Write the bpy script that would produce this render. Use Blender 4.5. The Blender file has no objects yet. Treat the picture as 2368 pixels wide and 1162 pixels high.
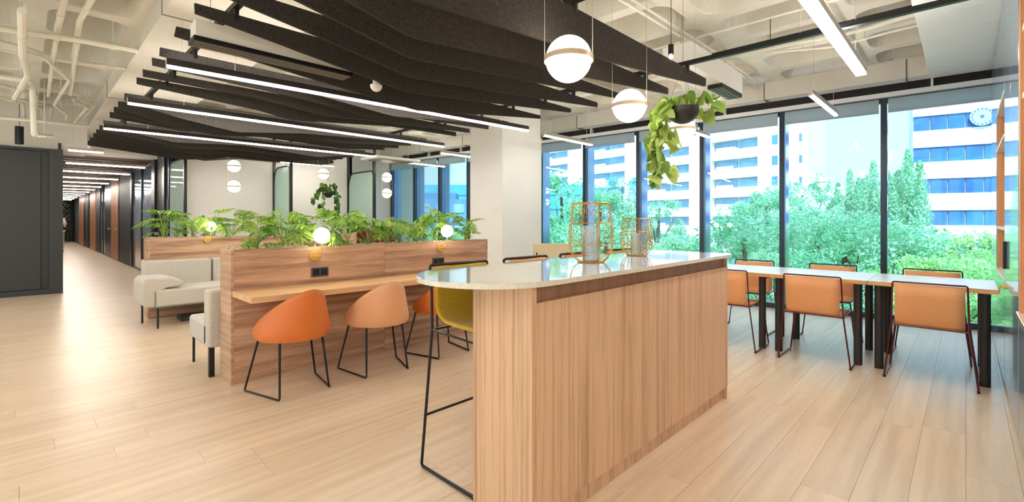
import bpy, math, random
from mathutils import Vector, Matrix
R = random.Random(7)
SC = bpy.context.scene
COL = SC.collection
PI = math.pi

# ------------------------------------------------------------------ camera, world, sun, exposure
cam_d = bpy.data.cameras.new('camera')
cam = bpy.data.objects.new('camera', cam_d); COL.objects.link(cam)
cam_d.sensor_width = 36.0; cam_d.sensor_fit = 'HORIZONTAL'
cam_d.lens = 36.0*1087/2368
cam_d.shift_y = (510-581)/2368*1.0*-1*-1
cam_d.clip_start = 0.05; cam_d.clip_end = 600
cam.location = (0, 0, 1.33)
cam.rotation_euler = (PI/2, 0, math.radians(44.0-90.0))
SC.camera = cam
SC.view_settings.view_transform = 'Standard'
SC.view_settings.look = 'None'
SC.view_settings.exposure = 0.85
SC.view_settings.gamma = 1.0
SC.view_settings.use_curve_mapping = False
SC.cycles.use_denoising = True
SC.cycles.max_bounces = 7
SC.cycles.diffuse_bounces = 4
SC.cycles.transparent_max_bounces = 16
SC.cycles.caustics_reflective = False
SC.cycles.caustics_refractive = False
SC.cycles.sample_clamp_indirect = 6.0

W = bpy.data.worlds.new('world'); SC.world = W; W.use_nodes = True
nt = W.node_tree; nt.nodes.clear()
wo = nt.nodes.new('ShaderNodeOutputWorld'); wb = nt.nodes.new('ShaderNodeBackground')
tc = nt.nodes.new('ShaderNodeTexCoord'); sx = nt.nodes.new('ShaderNodeSeparateXYZ'); cr = nt.nodes.new('ShaderNodeValToRGB')
cr.color_ramp.elements[0].position = 0.0; cr.color_ramp.elements[0].color = (0.48, 0.67, 0.73, 1)
cr.color_ramp.elements[1].position = 0.9; cr.color_ramp.elements[1].color = (0.43, 0.62, 0.76, 1)
nt.links.new(tc.outputs['Generated'], sx.inputs[0]); nt.links.new(sx.outputs['Z'], cr.inputs[0])
nt.links.new(cr.outputs[0], wb.inputs['Color']); nt.links.new(wb.outputs[0], wo.inputs[0])
wb.inputs['Strength'].default_value = 1.3

sun_d = bpy.data.lights.new('sun', 'SUN'); sun_d.energy = 4.6; sun_d.angle = 0.02; sun_d.color = (1, 0.97, 0.92)
sun = bpy.data.objects.new('sun', sun_d); COL.objects.link(sun)
sun.rotation_euler = Vector((0.62, 0.25, -0.80)).to_track_quat('-Z', 'Y').to_euler()
LAMP = 29.0      # strength of the linear lamps
UPLAMP = 22.0    # their upward strip, added to brighten the ceiling
GLOBE = 7.0      # strength of the opal globes

# ------------------------------------------------------------------ materials
def lin(c):
    return tuple(((v/255)/12.92 if v/255 <= .04045 else ((v/255+.055)/1.055)**2.4) for v in c[:3])+(1,)
def nodes(name):
    m = bpy.data.materials.new(name); m.use_nodes = True
    t = m.node_tree; return m, t, t.nodes['Principled BSDF']
def plain(name, c, rough=.5, metal=0, noise=0, nscale=20, bump=0, spec=.5, coat=0, sheen=0, emit=None, es=0, sub=0):
    m, t, b = nodes(name)
    b.inputs['Base Color'].default_value = lin(c); b.inputs['Roughness'].default_value = rough
    b.inputs['Metallic'].default_value = metal; b.inputs['Specular IOR Level'].default_value = spec
    b.inputs['Coat Weight'].default_value = coat
    if sheen: b.inputs['Sheen Weight'].default_value = sheen
    if emit: b.inputs['Emission Color'].default_value = lin(emit); b.inputs['Emission Strength'].default_value = es
    if noise or bump:
        tcn = t.nodes.new('ShaderNodeTexCoord'); n = t.nodes.new('ShaderNodeTexNoise')
        n.inputs['Scale'].default_value = nscale; n.inputs['Detail'].default_value = 3
        t.links.new(tcn.outputs['Object'], n.inputs['Vector'])
        if noise:
            r = t.nodes.new('ShaderNodeValToRGB'); l = lin(c)
            r.color_ramp.elements[0].position = .3; r.color_ramp.elements[1].position = .7
            r.color_ramp.elements[0].color = tuple(max(0, v*(1-noise)) for v in l[:3])+(1,)
            r.color_ramp.elements[1].color = tuple(min(1, v*(1+noise)) for v in l[:3])+(1,)
            t.links.new(n.outputs['Fac'], r.inputs[0]); t.links.new(r.outputs[0], b.inputs['Base Color'])
        if bump:
            bp = t.nodes.new('ShaderNodeBump'); bp.inputs['Strength'].default_value = bump; bp.inputs['Distance'].default_value = .01
            t.links.new(n.outputs['Fac'], bp.inputs['Height']); t.links.new(bp.outputs[0], b.inputs['Normal'])
    return m
def wood(name, c1, c2, axis='X', rough=.45, stretch=14, fine=9, vary=0.0, island=False, line=0.35):
    """grain runs along axis"""
    m, t, b = nodes(name)
    tcn = t.nodes.new('ShaderNodeTexCoord'); mp = t.nodes.new('ShaderNodeMapping')
    s = [fine, fine, fine]; s['XYZ'.index(axis)] = fine/stretch
    mp.inputs['Scale'].default_value = s
    oi = t.nodes.new('ShaderNodeObjectInfo'); rnd = oi.outputs['Random']
    if island:
        ge = t.nodes.new('ShaderNodeNewGeometry'); ad = t.nodes.new('ShaderNodeMath'); ad.operation = 'ADD'
        t.links.new(oi.outputs['Random'], ad.inputs[0]); t.links.new(ge.outputs['Random Per Island'], ad.inputs[1])
        wn = t.nodes.new('ShaderNodeTexWhiteNoise'); wn.noise_dimensions = '1D'; t.links.new(ad.outputs[0], wn.inputs['W']); rnd = wn.outputs['Value']
    mul = t.nodes.new('ShaderNodeMath'); mul.operation = 'MULTIPLY'; mul.inputs[1].default_value = 37
    t.links.new(rnd, mul.inputs[0])
    va = t.nodes.new('ShaderNodeVectorMath'); va.operation = 'ADD'
    t.links.new(tcn.outputs['Object'], va.inputs[0]); t.links.new(mul.outputs[0], va.inputs[1])
    t.links.new(va.outputs[0], mp.inputs['Vector'])
    n1 = t.nodes.new('ShaderNodeTexNoise'); n1.inputs['Scale'].default_value = 1.0; n1.inputs['Detail'].default_value = 6; n1.inputs['Distortion'].default_value = .6
    n2 = t.nodes.new('ShaderNodeTexNoise'); n2.inputs['Scale'].default_value = 7.0; n2.inputs['Detail'].default_value = 4
    wv = t.nodes.new('ShaderNodeTexWave'); wv.wave_type = 'RINGS'; wv.inputs['Scale'].default_value = .5; wv.inputs['Distortion'].default_value = 5; wv.inputs['Detail'].default_value = 2
    for n in (n1, n2, wv): t.links.new(mp.outputs[0], n.inputs['Vector'])
    a = t.nodes.new('ShaderNodeMath'); a.operation = 'MULTIPLY_ADD'; a.inputs[1].default_value = line; t.links.new(n2.outputs['Fac'], a.inputs[0]); t.links.new(n1.outputs['Fac'], a.inputs[2])
    w2 = t.nodes.new('ShaderNodeMath'); w2.operation = 'MULTIPLY_ADD'; w2.inputs[1].default_value = .12; t.links.new(wv.outputs['Fac'], w2.inputs[0]); t.links.new(a.outputs[0], w2.inputs[2])
    if vary:
        a3 = t.nodes.new('ShaderNodeMath'); a3.operation = 'MULTIPLY_ADD'; a3.inputs[1].default_value = vary; t.links.new(rnd, a3.inputs[0]); t.links.new(w2.outputs[0], a3.inputs[2]); w2 = a3
    r = t.nodes.new('ShaderNodeValToRGB'); r.color_ramp.elements[0].position = .45; r.color_ramp.elements[1].position = .95
    r.color_ramp.elements[0].color = lin(c1); r.color_ramp.elements[1].color = lin(c2)
    t.links.new(w2.outputs[0], r.inputs[0]); t.links.new(r.outputs[0], b.inputs['Base Color'])
    b.inputs['Roughness'].default_value = rough
    bp = t.nodes.new('ShaderNodeBump'); bp.inputs['Strength'].default_value = .12; bp.inputs['Distance'].default_value = .003
    t.links.new(n2.outputs['Fac'], bp.inputs['Height']); t.links.new(bp.outputs[0], b.inputs['Normal'])
    return m
def glass(name, tint, refl=.08, rough=0.0, haze=0, hazec=(255, 255, 255)):
    m = bpy.data.materials.new(name); m.use_nodes = True; t = m.node_tree; t.nodes.clear()
    o = t.nodes.new('ShaderNodeOutputMaterial'); tr = t.nodes.new('ShaderNodeBsdfTransparent'); gl = t.nodes.new('ShaderNodeBsdfGlossy')
    tr.inputs[0].default_value = tuple(tint)+(1,); gl.inputs['Roughness'].default_value = rough
    lw = t.nodes.new('ShaderNodeLayerWeight'); lw.inputs['Blend'].default_value = .25
    mu = t.nodes.new('ShaderNodeMath'); mu.operation = 'MULTIPLY_ADD'; mu.inputs[1].default_value = .5; mu.inputs[2].default_value = refl
    mx = t.nodes.new('ShaderNodeMixShader')
    t.links.new(lw.outputs['Fresnel'], mu.inputs[0]); t.links.new(mu.outputs[0], mx.inputs[0]); t.links.new(tr.outputs[0], mx.inputs[1]); t.links.new(gl.outputs[0], mx.inputs[2])
    last = mx
    if haze:
        df = t.nodes.new('ShaderNodeBsdfDiffuse'); df.inputs[0].default_value = lin(hazec); m2 = t.nodes.new('ShaderNodeMixShader'); m2.inputs[0].default_value = haze
        t.links.new(mx.outputs[0], m2.inputs[1]); t.links.new(df.outputs[0], m2.inputs[2]); last = m2
    t.links.new(last.outputs[0], o.inputs[0]); return m
def leafm(name, ca, cb, trans=.35):
    m = bpy.data.materials.new(name); m.use_nodes = True; t = m.node_tree; t.nodes.clear()
    o = t.nodes.new('ShaderNodeOutputMaterial'); p = t.nodes.new('ShaderNodeBsdfPrincipled'); tl = t.nodes.new('ShaderNodeBsdfTranslucent'); mx = t.nodes.new('ShaderNodeMixShader'); mx.inputs[0].default_value = trans
    oi = t.nodes.new('ShaderNodeObjectInfo'); ge = t.nodes.new('ShaderNodeNewGeometry'); ad = t.nodes.new('ShaderNodeMath'); ad.operation = 'ADD'
    t.links.new(oi.outputs['Random'], ad.inputs[0]); t.links.new(ge.outputs['Random Per Island'], ad.inputs[1])
    wn = t.nodes.new('ShaderNodeTexWhiteNoise'); wn.noise_dimensions = '1D'; t.links.new(ad.outputs[0], wn.inputs['W'])
    r = t.nodes.new('ShaderNodeValToRGB'); r.color_ramp.elements[0].color = lin(ca); r.color_ramp.elements[1].color = lin(cb)
    t.links.new(wn.outputs['Value'], r.inputs[0]); t.links.new(r.outputs[0], p.inputs['Base Color']); t.links.new(r.outputs[0], tl.inputs[0])
    p.inputs['Roughness'].default_value = .45
    t.links.new(p.outputs[0], mx.inputs[1]); t.links.new(tl.outputs[0], mx.inputs[2]); t.links.new(mx.outputs[0], o.inputs[0]); return m

M = {}
M['paint'] = plain('white_paint', (236, 236, 234), .6, noise=.02, nscale=3)
M['ceil'] = plain('painted_concrete', (212, 210, 200), .7, noise=.05, nscale=5, bump=.15)
M['ceil2'] = plain('grey_painted_fascia', (220, 216, 206), .6, noise=.03, nscale=4)
M['soffit'] = plain('white_soffit', (242, 244, 248), .55)
M['pipe'] = plain('painted_pipe', (228, 226, 214), .45)
M['felt'] = plain('dark_felt', (63, 60, 58), .95, noise=.45, nscale=150, spec=.1)
M['black'] = plain('black_metal', (28, 29, 32), .35, .3)
M['blacktable'] = plain('black_brown_metal', (52, 48, 46), .4, .3)
M['darkframe'] = plain('dark_window_frame', (52, 62, 78), .3, .4)
M['finframe'] = plain('blue_reflective_fin', (120, 150, 190), .12, .6)
M['char'] = plain('charcoal_panel', (52, 55, 58), .55, noise=.05, nscale=30)
M['brass'] = plain('brushed_brass', (232, 192, 110), .35, .6)
M['ringm'] = plain('beige_metal_ring', (206, 184, 156), .4, .2)
M['wire'] = plain('gold_wire', (205, 160, 85), .35, .6)
M['quartz'] = plain('speckled_quartz', (226, 222, 208), .06, noise=.08, nscale=90, spec=.6, coat=.3)
M['oak'] = wood('oak_floor', (200, 177, 149), (226, 204, 177), 'X', .33, 16, 9, vary=.09, island=True)
M['oak'].node_tree.nodes['Principled BSDF'].inputs['Specular IOR Level'].default_value = .85
M['planter'] = wood('walnut_horizontal', (126, 88, 68), (212, 172, 142), 'X', .5, 16, 13, line=.45)
M['planter_end'] = wood('walnut_end', (146, 110, 86), (214, 176, 146), 'Y', .5, 10, 11)
M['desk'] = wood('light_oak_desk', (208, 160, 112), (238, 200, 155), 'X', .4, 14, 10)
M['barv'] = wood('oak_vertical', (152, 112, 82), (222, 184, 150), 'Z', .45, 40, 24, line=.6)
M['barshade'] = wood('oak_recess_shade', (118, 84, 62), (160, 122, 98), 'Z', .5, 26, 15, line=.5)  # shade under the bar top is painted in as darker oak
M['niche'] = wood('orange_oak_niche', (190, 128, 78), (226, 168, 116), 'Z', .45, 18, 9)
M['corrwood'] = wood('brown_corridor_wood', (150, 96, 62), (196, 140, 100), 'Z', .45, 18, 9)
M['lacq'] = plain('blue_grey_lacquer', (150, 174, 196), .12, spec=.8, coat=.5)
M['orange'] = plain('orange_plastic', (214, 116, 52), .45, noise=.05, nscale=200, bump=.05)
M['peach'] = plain('peach_plastic', (232, 172, 128), .45, noise=.04, nscale=200, bump=.05)
M['mustard'] = plain('mustard_felt', (196, 164, 22), .95, noise=.22, nscale=140, sheen=.3)
M['sling'] = plain('tan_orange_leather', (226, 160, 106), .6, noise=.06, nscale=120)
M['maroonwire'] = plain('maroon_wire', (96, 30, 34), .35, .3)
M['fabric'] = plain('light_grey_fabric', (196, 190, 180), .95, noise=.14, nscale=110, sheen=.2)
M['piping'] = plain('dark_piping', (110, 105, 98), .8)
M['maroon'] = plain('maroon_fabric', (96, 24, 32), .9, noise=.1, nscale=80)
M['cream'] = plain('cream_fabric', (222, 208, 176), .9, noise=.06, nscale=80)
M['table'] = plain('white_laminate', (226, 228, 230), .25)
M['tableedge'] = wood('ply_edge', (196, 142, 92), (226, 178, 126), 'Y', .5, 14, 10)
M['lamp'] = plain('lamp_diffuser', (255, 240, 220), .4, emit=(255, 243, 230), es=LAMP)
M['uplamp'] = plain('lamp_added_uplight', (255, 240, 220), .4, emit=(255, 244, 232), es=UPLAMP)
M['globe'] = plain('opal_globe', (255, 244, 228), .3, emit=(255, 238, 214), es=GLOBE)
M['smallglobe'] = plain('small_opal_globe', (255, 244, 228), .3, emit=(255, 238, 214), es=GLOBE)
M['alu'] = plain('aluminium_housing', (196, 188, 176), .4, .3)
M['whiteplastic'] = plain('white_plastic', (236, 234, 228), .4)
M['grille'] = plain('grey_grille', (120, 112, 104), .5)
M['pebble'] = plain('white_pebble', (236, 230, 216), .6)
M['soil'] = plain('dark_soil', (90, 76, 60), .95)
M['leaf'] = leafm('philodendron_leaf', (70, 138, 40), (182, 214, 96))
M['stem'] = plain('green_stem', (150, 178, 78), .5)
M['pothos'] = leafm('pothos_leaf', (96, 140, 50), (196, 214, 120))
M['ivy'] = leafm('ivy_leaf', (30, 78, 30), (110, 150, 60), .2)
M['pot'] = plain('black_pot', (30, 30, 32), .25, spec=.6)
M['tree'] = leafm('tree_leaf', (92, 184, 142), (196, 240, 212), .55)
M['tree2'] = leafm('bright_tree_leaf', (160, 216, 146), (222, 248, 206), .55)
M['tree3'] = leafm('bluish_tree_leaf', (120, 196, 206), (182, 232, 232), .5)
M['bark'] = plain('bark', (96, 88, 74), .9, noise=.2, nscale=9)
M['glass'] = glass('window_glass', (.86, .97, 1.0), .03)
M['clear'] = glass('clear_vase_glass', (.95, .97, .98), .14, .02, haze=.10)
M['booth'] = glass('booth_glass', (.78, .94, .90), .12, .02, haze=.5, hazec=(220, 240, 232))
M['blind'] = plain('white_blind', (214, 226, 236), .7)
M['bwhite'] = plain('white_render', (246, 246, 244), .8)
M['bwhite2'] = plain('pale_render', (226, 230, 234), .8)
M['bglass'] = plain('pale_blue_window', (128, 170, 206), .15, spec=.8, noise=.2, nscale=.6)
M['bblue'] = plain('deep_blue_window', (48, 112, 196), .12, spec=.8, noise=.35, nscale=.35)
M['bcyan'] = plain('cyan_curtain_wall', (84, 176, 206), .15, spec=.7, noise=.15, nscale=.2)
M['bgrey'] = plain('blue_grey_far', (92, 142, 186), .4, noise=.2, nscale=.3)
M['ground'] = plain('outdoor_ground', (130, 150, 128), .9, noise=.2, nscale=.3)
M['pink'] = plain('pink_towel', (236, 130, 150), .8)
M['pale'] = plain('pale_cyan_sign', (170, 226, 240), .5)
M['skin'] = plain('skin', (205, 160, 135), .6)
M['cloth'] = plain('white_shirt', (228, 222, 216), .8)
M['trouser'] = plain('pale_trousers', (196, 184, 172), .8)
M['hair'] = plain('dark_hair', (40, 30, 26), .7)
M['greenwall'] = leafm('moss_leaf', (24, 60, 20), (80, 124, 44), .2)
M['browncell'] = plain('brown_corridor_ceiling', (96, 72, 56), .7)
M['darkroom'] = plain('dark_soffit', (44, 42, 42), .7)
def translucent(m, k):
    t = m.node_tree; b = t.nodes['Principled BSDF']; o = [n for n in t.nodes if n.type == 'OUTPUT_MATERIAL'][0]
    tl = t.nodes.new('ShaderNodeBsdfTranslucent'); tl.inputs[0].default_value = b.inputs['Base Color'].default_value; mx = t.nodes.new('ShaderNodeMixShader'); mx.inputs[0].default_value = k
    t.links.new(b.outputs[0], mx.inputs[1]); t.links.new(tl.outputs[0], mx.inputs[2]); t.links.new(mx.outputs[0], o.inputs[0])
translucent(M['blind'], .5)
def film():
    m, t, b = nodes('frosted_film_glass')
    tcn = t.nodes.new('ShaderNodeTexCoord'); s = t.nodes.new('ShaderNodeSeparateXYZ'); n = t.nodes.new('ShaderNodeTexNoise')
    mp = t.nodes.new('ShaderNodeMapping'); mp.inputs['Scale'].default_value = (3, 6, .35); n.inputs['Scale'].default_value = 2; n.inputs['Detail'].default_value = 4
    t.links.new(tcn.outputs['Object'], s.inputs[0]); t.links.new(tcn.outputs['Object'], mp.inputs[0]); t.links.new(mp.outputs[0], n.inputs['Vector'])
    a = t.nodes.new('ShaderNodeMath'); a.operation = 'MULTIPLY_ADD'; a.inputs[1].default_value = .9; t.links.new(n.outputs['Fac'], a.inputs[0]); t.links.new(s.outputs['Z'], a.inputs[2])
    d = t.nodes.new('ShaderNodeMath'); d.operation = 'DIVIDE'; d.inputs[1].default_value = 3.6; t.links.new(a.outputs[0], d.inputs[0])
    r = t.nodes.new('ShaderNodeValToRGB'); e = r.color_ramp.elements
    e[0].position = 0; e[0].color = lin((200, 188, 178)); e[1].position = .98; e[1].color = lin((48, 92, 128))
    for p, c in ((.34, (196, 184, 176)), (.37, (150, 166, 186)), (.60, (150, 168, 192)), (.66, (70, 112, 146))):
        x = e.new(p); x.color = lin(c)
    t.links.new(d.outputs[0], r.inputs[0]); t.links.new(r.outputs[0], b.inputs['Base Color'])
    b.inputs['Roughness'].default_value = .08; b.inputs['Specular IOR Level'].default_value = .8; return m
M['film'] = film()

# ------------------------------------------------------------------ mesh helpers
class MB:
    def __init__(s): s.v = []; s.f = []; s.mi = []
    def add(s, vs, fs, mi=0):
        o = len(s.v); s.v += [tuple(v) for v in vs]; s.f += [tuple(i+o for i in f) for f in fs]; s.mi += [mi]*len(fs)
    def box(s, x0, x1, y0, y1, z0, z1, mi=0):
        s.add([(x0,y0,z0),(x1,y0,z0),(x1,y1,z0),(x0,y1,z0),(x0,y0,z1),(x1,y0,z1),(x1,y1,z1),(x0,y1,z1)],
              [(0,3,2,1),(4,5,6,7),(0,1,5,4),(1,2,6,5),(2,3,7,6),(3,0,4,7)], mi); return s
    def tube(s, pts, r, n=8, closed=False, r2=None, mi=0):
        P = [Vector(p) for p in pts]; k = len(P); rings = []; up = None
        for i in range(k):
            a = P[i-1] if (i > 0 or closed) else P[i]; b = P[(i+1) % k] if (i < k-1 or closed) else P[i]
            d = (b-a)
            if d.length < 1e-9: d = Vector((0, 0, 1))
            d.normalize()
            if up is None: up = Vector((0, 0, 1)) if abs(d.z) < .9 else Vector((1, 0, 0))
            x = d.cross(up)
            if x.length < 1e-6: x = d.orthogonal()
            x.normalize(); up = x.cross(d).normalized()
            sc = 1.0
            if 0 < i < k-1 or closed:
                d1 = (P[i]-P[i-1]).normalized(); d2 = (P[(i+1) % k]-P[i]).normalized(); c = max(.3, math.sqrt(max(0, (1+d1.dot(d2))/2))); sc = 1/c if c > .6 else 1.2
            rr = r if r2 is None else r+(r2-r)*i/(k-1)
            rings.append([P[i]+(x*math.cos(2*PI*j/n)+up*math.sin(2*PI*j/n))*rr*(sc if sc < 1.3 else 1) for j in range(n)])
        vs = [v for g in rings for v in g]; fs = []
        for i in range(k if closed else k-1):
            for j in range(n):
                a = i*n+j; b = i*n+(j+1) % n; c = ((i+1) % k)*n+(j+1) % n; d = ((i+1) % k)*n+j
                fs.append((a, b, c, d))
        if not closed: fs.append(tuple(reversed(range(n)))); fs.append(tuple((k-1)*n+j for j in range(n)))
        s.add(vs, fs, mi); return s
    def lathe(s, prof, c=(0, 0, 0), n=24, axis='Z', mi=0):
        vs = []; fs = []; k = len(prof)
        for r, z in prof:
            for j in range(n):
                a = 2*PI*j/n; p = (r*math.cos(a), r*math.sin(a), z)
                if axis == 'Y': p = (p[0], p[2], p[1])
                if axis == 'X': p = (p[2], p[0], p[1])
                vs.append((p[0]+c[0], p[1]+c[1], p[2]+c[2]))
        for i in range(k-1):
            for j in range(n): fs.append((i*n+j, i*n+(j+1) % n, (i+1)*n+(j+1) % n, (i+1)*n+j))
        fs.append(tuple(reversed(range(n)))); fs.append(tuple((k-1)*n+j for j in range(n)))
        s.add(vs, fs, mi); return s
    def sphere(s, c, r, n=24, m=12, sz=1, mi=0):
        return s.lathe([(max(1e-4, r*math.sin(PI*i/m)), -r*sz*math.cos(PI*i/m)) for i in range(m+1)], c, n, mi=mi)
    def prism(s, poly, y0, y1, plane='XZ', mi=0):
        n = len(poly)
        def P(a, b, t): return {'XZ': (a, t, b), 'XY': (a, b, t), 'YZ': (t, a, b)}[plane]
        vs = [P(a, b, y0) for a, b in poly]+[P(a, b, y1) for a, b in poly]
        fs = [tuple(range(n)), tuple(reversed(range(n, 2*n)))]+[(i, i+n, (i+1) % n+n, (i+1) % n) for i in range(n)]
        s.add(vs, fs, mi); return s
def mesh(name, mb, mats, smooth=False):
    me = bpy.data.meshes.new(name); me.from_pydata(mb.v, [], mb.f)
    for m in (mats if isinstance(mats, (list, tuple)) else [mats]): me.materials.append(m)
    if len(set(mb.mi)) > 1: me.polygons.foreach_set('material_index', mb.mi)
    if smooth:
        me.polygons.foreach_set('use_smooth', [True]*len(me.polygons))
        try: me.set_sharp_from_angle(angle=math.radians(40))
        except Exception: pass
    me.update(); return me
def bev(o, w=.004, seg=2):
    m = o.modifiers.new('bevel', 'BEVEL'); m.width = w; m.segments = seg; m.limit_method = 'ANGLE'; m.angle_limit = math.radians(40); return o
def fixn(me):
    import bmesh
    b = bmesh.new(); b.from_mesh(me); bmesh.ops.recalc_face_normals(b, faces=b.faces); b.to_mesh(me); b.free()
def ob(name, me, parent=None, loc=None, rz=None, rot=None):
    o = bpy.data.objects.new(name, me); COL.objects.link(o)
    if parent is not None: o.parent = parent
    if loc is not None: o.location = loc
    if rz is not None: o.rotation_euler = (0, 0, rz)
    if rot is not None: o.rotation_euler = rot
    return o
def part(name, mb, mat, parent=None, smooth=False, bevel=0, label=None, **k):
    me = mesh(name, mb, mat, smooth); fixn(me)
    o = ob(name, me, parent, **k)
    if bevel: bev(o, bevel)
    if label: o['label'] = label
    return o
def thing(name, label, cat, loc=(0, 0, 0), rz=0, group=None):
    o = ob(name, None, None, loc, rz); o['label'] = label; o['category'] = cat
    if group: o['group'] = group
    return o
def tag(o, label, cat, group=None):
    o['label'] = label; o['category'] = cat
    if group: o['group'] = group
    return o
def struct(name, mb, mat, parent=None, smooth=False, bevel=0, **k):
    o = part(name, mb, mat, parent, smooth, bevel, **k)
    if parent is None: o['kind'] = 'structure'
    return o
def copy_tree(o, parent=None):
    c = o.copy(); COL.objects.link(c)
    if parent is not None: c.parent = parent
    for ch in list(o.children): copy_tree(ch, c)
    return c
ORD = ['first', 'second', 'third', 'fourth', 'fifth', 'sixth', 'seventh', 'eighth', 'ninth', 'tenth', 'eleventh', 'twelfth', 'thirteenth', 'fourteenth', 'fifteenth', 'sixteenth', 'seventeenth', 'eighteenth', 'nineteenth', 'twentieth', 'twenty-first', 'twenty-second', 'twenty-third', 'twenty-fourth']

# ------------------------------------------------------------------ SETTING: floor
CEIL = 3.34
floor = struct('floor', MB().box(-5, 8.6, -4, 12.2, -.15, -.006).box(.45, 2.3, 12.2, 41.5, -.15, -.006), plain('floor_joint', (190, 166, 136), .7))
PW, PL = .2, 1.5
plank_me = mesh('plank', MB().box(0.0006, PL-.0006, .0006, PW-.0006, -.006, 0), M['oak'])
fwd = Vector((math.cos(math.radians(44)), math.sin(math.radians(44)))); rgt = Vector((fwd.y, -fwd.x))
cand = []; rest = MB()
def strip(x0, x1, y0, y1):
    n = 0; y = y0
    while y < y1-1e-6:
        x = x0-R.uniform(0, PL); yy = min(y+PW, y1)
        while x < x1:
            a, b = max(x, x0), min(x+PL, x1)
            if b-a > .02:
                full = (b-a > PL-1e-6) and (yy-y > PW-1e-6)
                c = Vector(((a+b)/2, (y+yy)/2)); d = c.dot(fwd); l = c.dot(rgt)
                vis = full and d > .9 and abs(l) < d*1.12+.7
                cand.append((c.length if vis else 1e9, a, b, y, yy))
            x += PL
        y = yy
strip(-5, 8.2, -4, 12.2); strip(.45, 2.3, 12.2, 41.5)
cand.sort(key=lambda c: c[0])
for i, (q, a, b, y, yy) in enumerate(cand):
    if i < 295 and q < 1e8: ob('plank', plank_me, floor, (a, y, 0))
    else: rest.box(a+.0008, b-.0008, y+.0008, yy-.0008, -.006, 0)
fr = part('plank_field', rest, M['oak'], floor); fr['kind'] = 'stuff'

# ------------------------------------------------------------------ ceiling with coffers
def rrect(w, d, r, seg=4):
    pts = []
    for cx, cy, a0 in ((w/2-r, d/2-r, 0), (-w/2+r, d/2-r, 90), (-w/2+r, -d/2+r, 180), (w/2-r, -d/2+r, 270)):
        for k in range(seg+1):
            a = math.radians(a0+90*k/seg); pts.append((cx+r*math.cos(a), cy+r*math.sin(a)))
    return pts
def coffer_mesh(cx, cy, w, d, r, depth, taper=.07):
    inner = rrect(w, d, r); top = rrect(w-2*taper, d-2*taper, max(.03, r-taper*.5)); outer = []
    X, Y = cx/2, cy/2; cs = [(X, Y), (-X, Y), (-X, -Y), (X, -Y)]
    for i, p in enumerate(inner):
        q, k = divmod(i, 5); c = cs[q]
        first = (X*(1 if q in (0, 3) else -1), p[1]) if q in (0, 2) else (p[0], Y*(1 if q in (0, 1) else -1))
        last = (p[0], Y*(1 if q in (0, 1) else -1)) if q in (0, 2) else (X*(1 if q in (0, 3) else -1), p[1])
        outer.append(first if k < 2 else (c if k == 2 else last))
    n = len(inner); mb = MB()
    vs = [(x, y, 0) for x, y in outer]+[(x, y, 0) for x, y in inner]+[(x*.985, y*.985, .012) for x, y in inner]+[(x, y, depth-.03) for x, y in top]+[(x*.97, y*.97, depth) for x, y in top]
    fs = []
    for L in range(4):
        for i in range(n): j = (i+1) % n; fs.append((L*n+i, L*n+j, (L+1)*n+j, (L+1)*n+i))
    fs.append(tuple(4*n+i for i in range(n)))
    mb.add(vs, fs); return mb
ceiling = struct('ceiling', MB().box(-5.2, 8.7, -4.2, 12.4, CEIL+.36, CEIL+.5), M['ceil'])
cx_, cy_ = .74, 1.04
cof = mesh('coffer', coffer_mesh(cx_, cy_, .60, .88, .17, .34), M['ceil']); fixn(cof)
for o in (cof,):
    pass
nx = 8
for i in range(nx):
    for j in range(12):
        ob('coffer', cof, ceiling, (7.73-cx_*(i+.5), -.16+cy_*(j+.5), CEIL))
for i in range(7):
    for j in range(12):
        if j >= 3 or i < 3: ob('coffer', cof, ceiling, (.82-.74*(i+.5), .90+cy_*(j+.5), CEIL))
# plain slab where nothing of the coffers is seen
part('slab_band', MB().box(-5.1, 7.9, -4.1, -.16, CEIL, CEIL+.34).box(-5.1, -4.36, -.2, 12.3, CEIL, CEIL+.34).box(-4.4, .82, -.2, .90, CEIL, CEIL+.34), M['ceil'], ceiling)
part('flat_band', MB().box(.82, 1.82, -3.9, 13.6, 3.11, CEIL+.3), M['ceil2'], ceiling)
part('joint', MB().box(.815, 1.82, 4.98, 4.99, 3.105, 3.4).box(.815, 1.82, 8.9, 8.91, 3.105, 3.4), M['piping'], ceiling)
struct('trim_1', MB().box(-5, .82, 12.0, 12.6, 2.60, CEIL+.2).box(.45, 2.6, 13.55, 14.0, 2.75, CEIL+.2), M['ceil2'])

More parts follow.
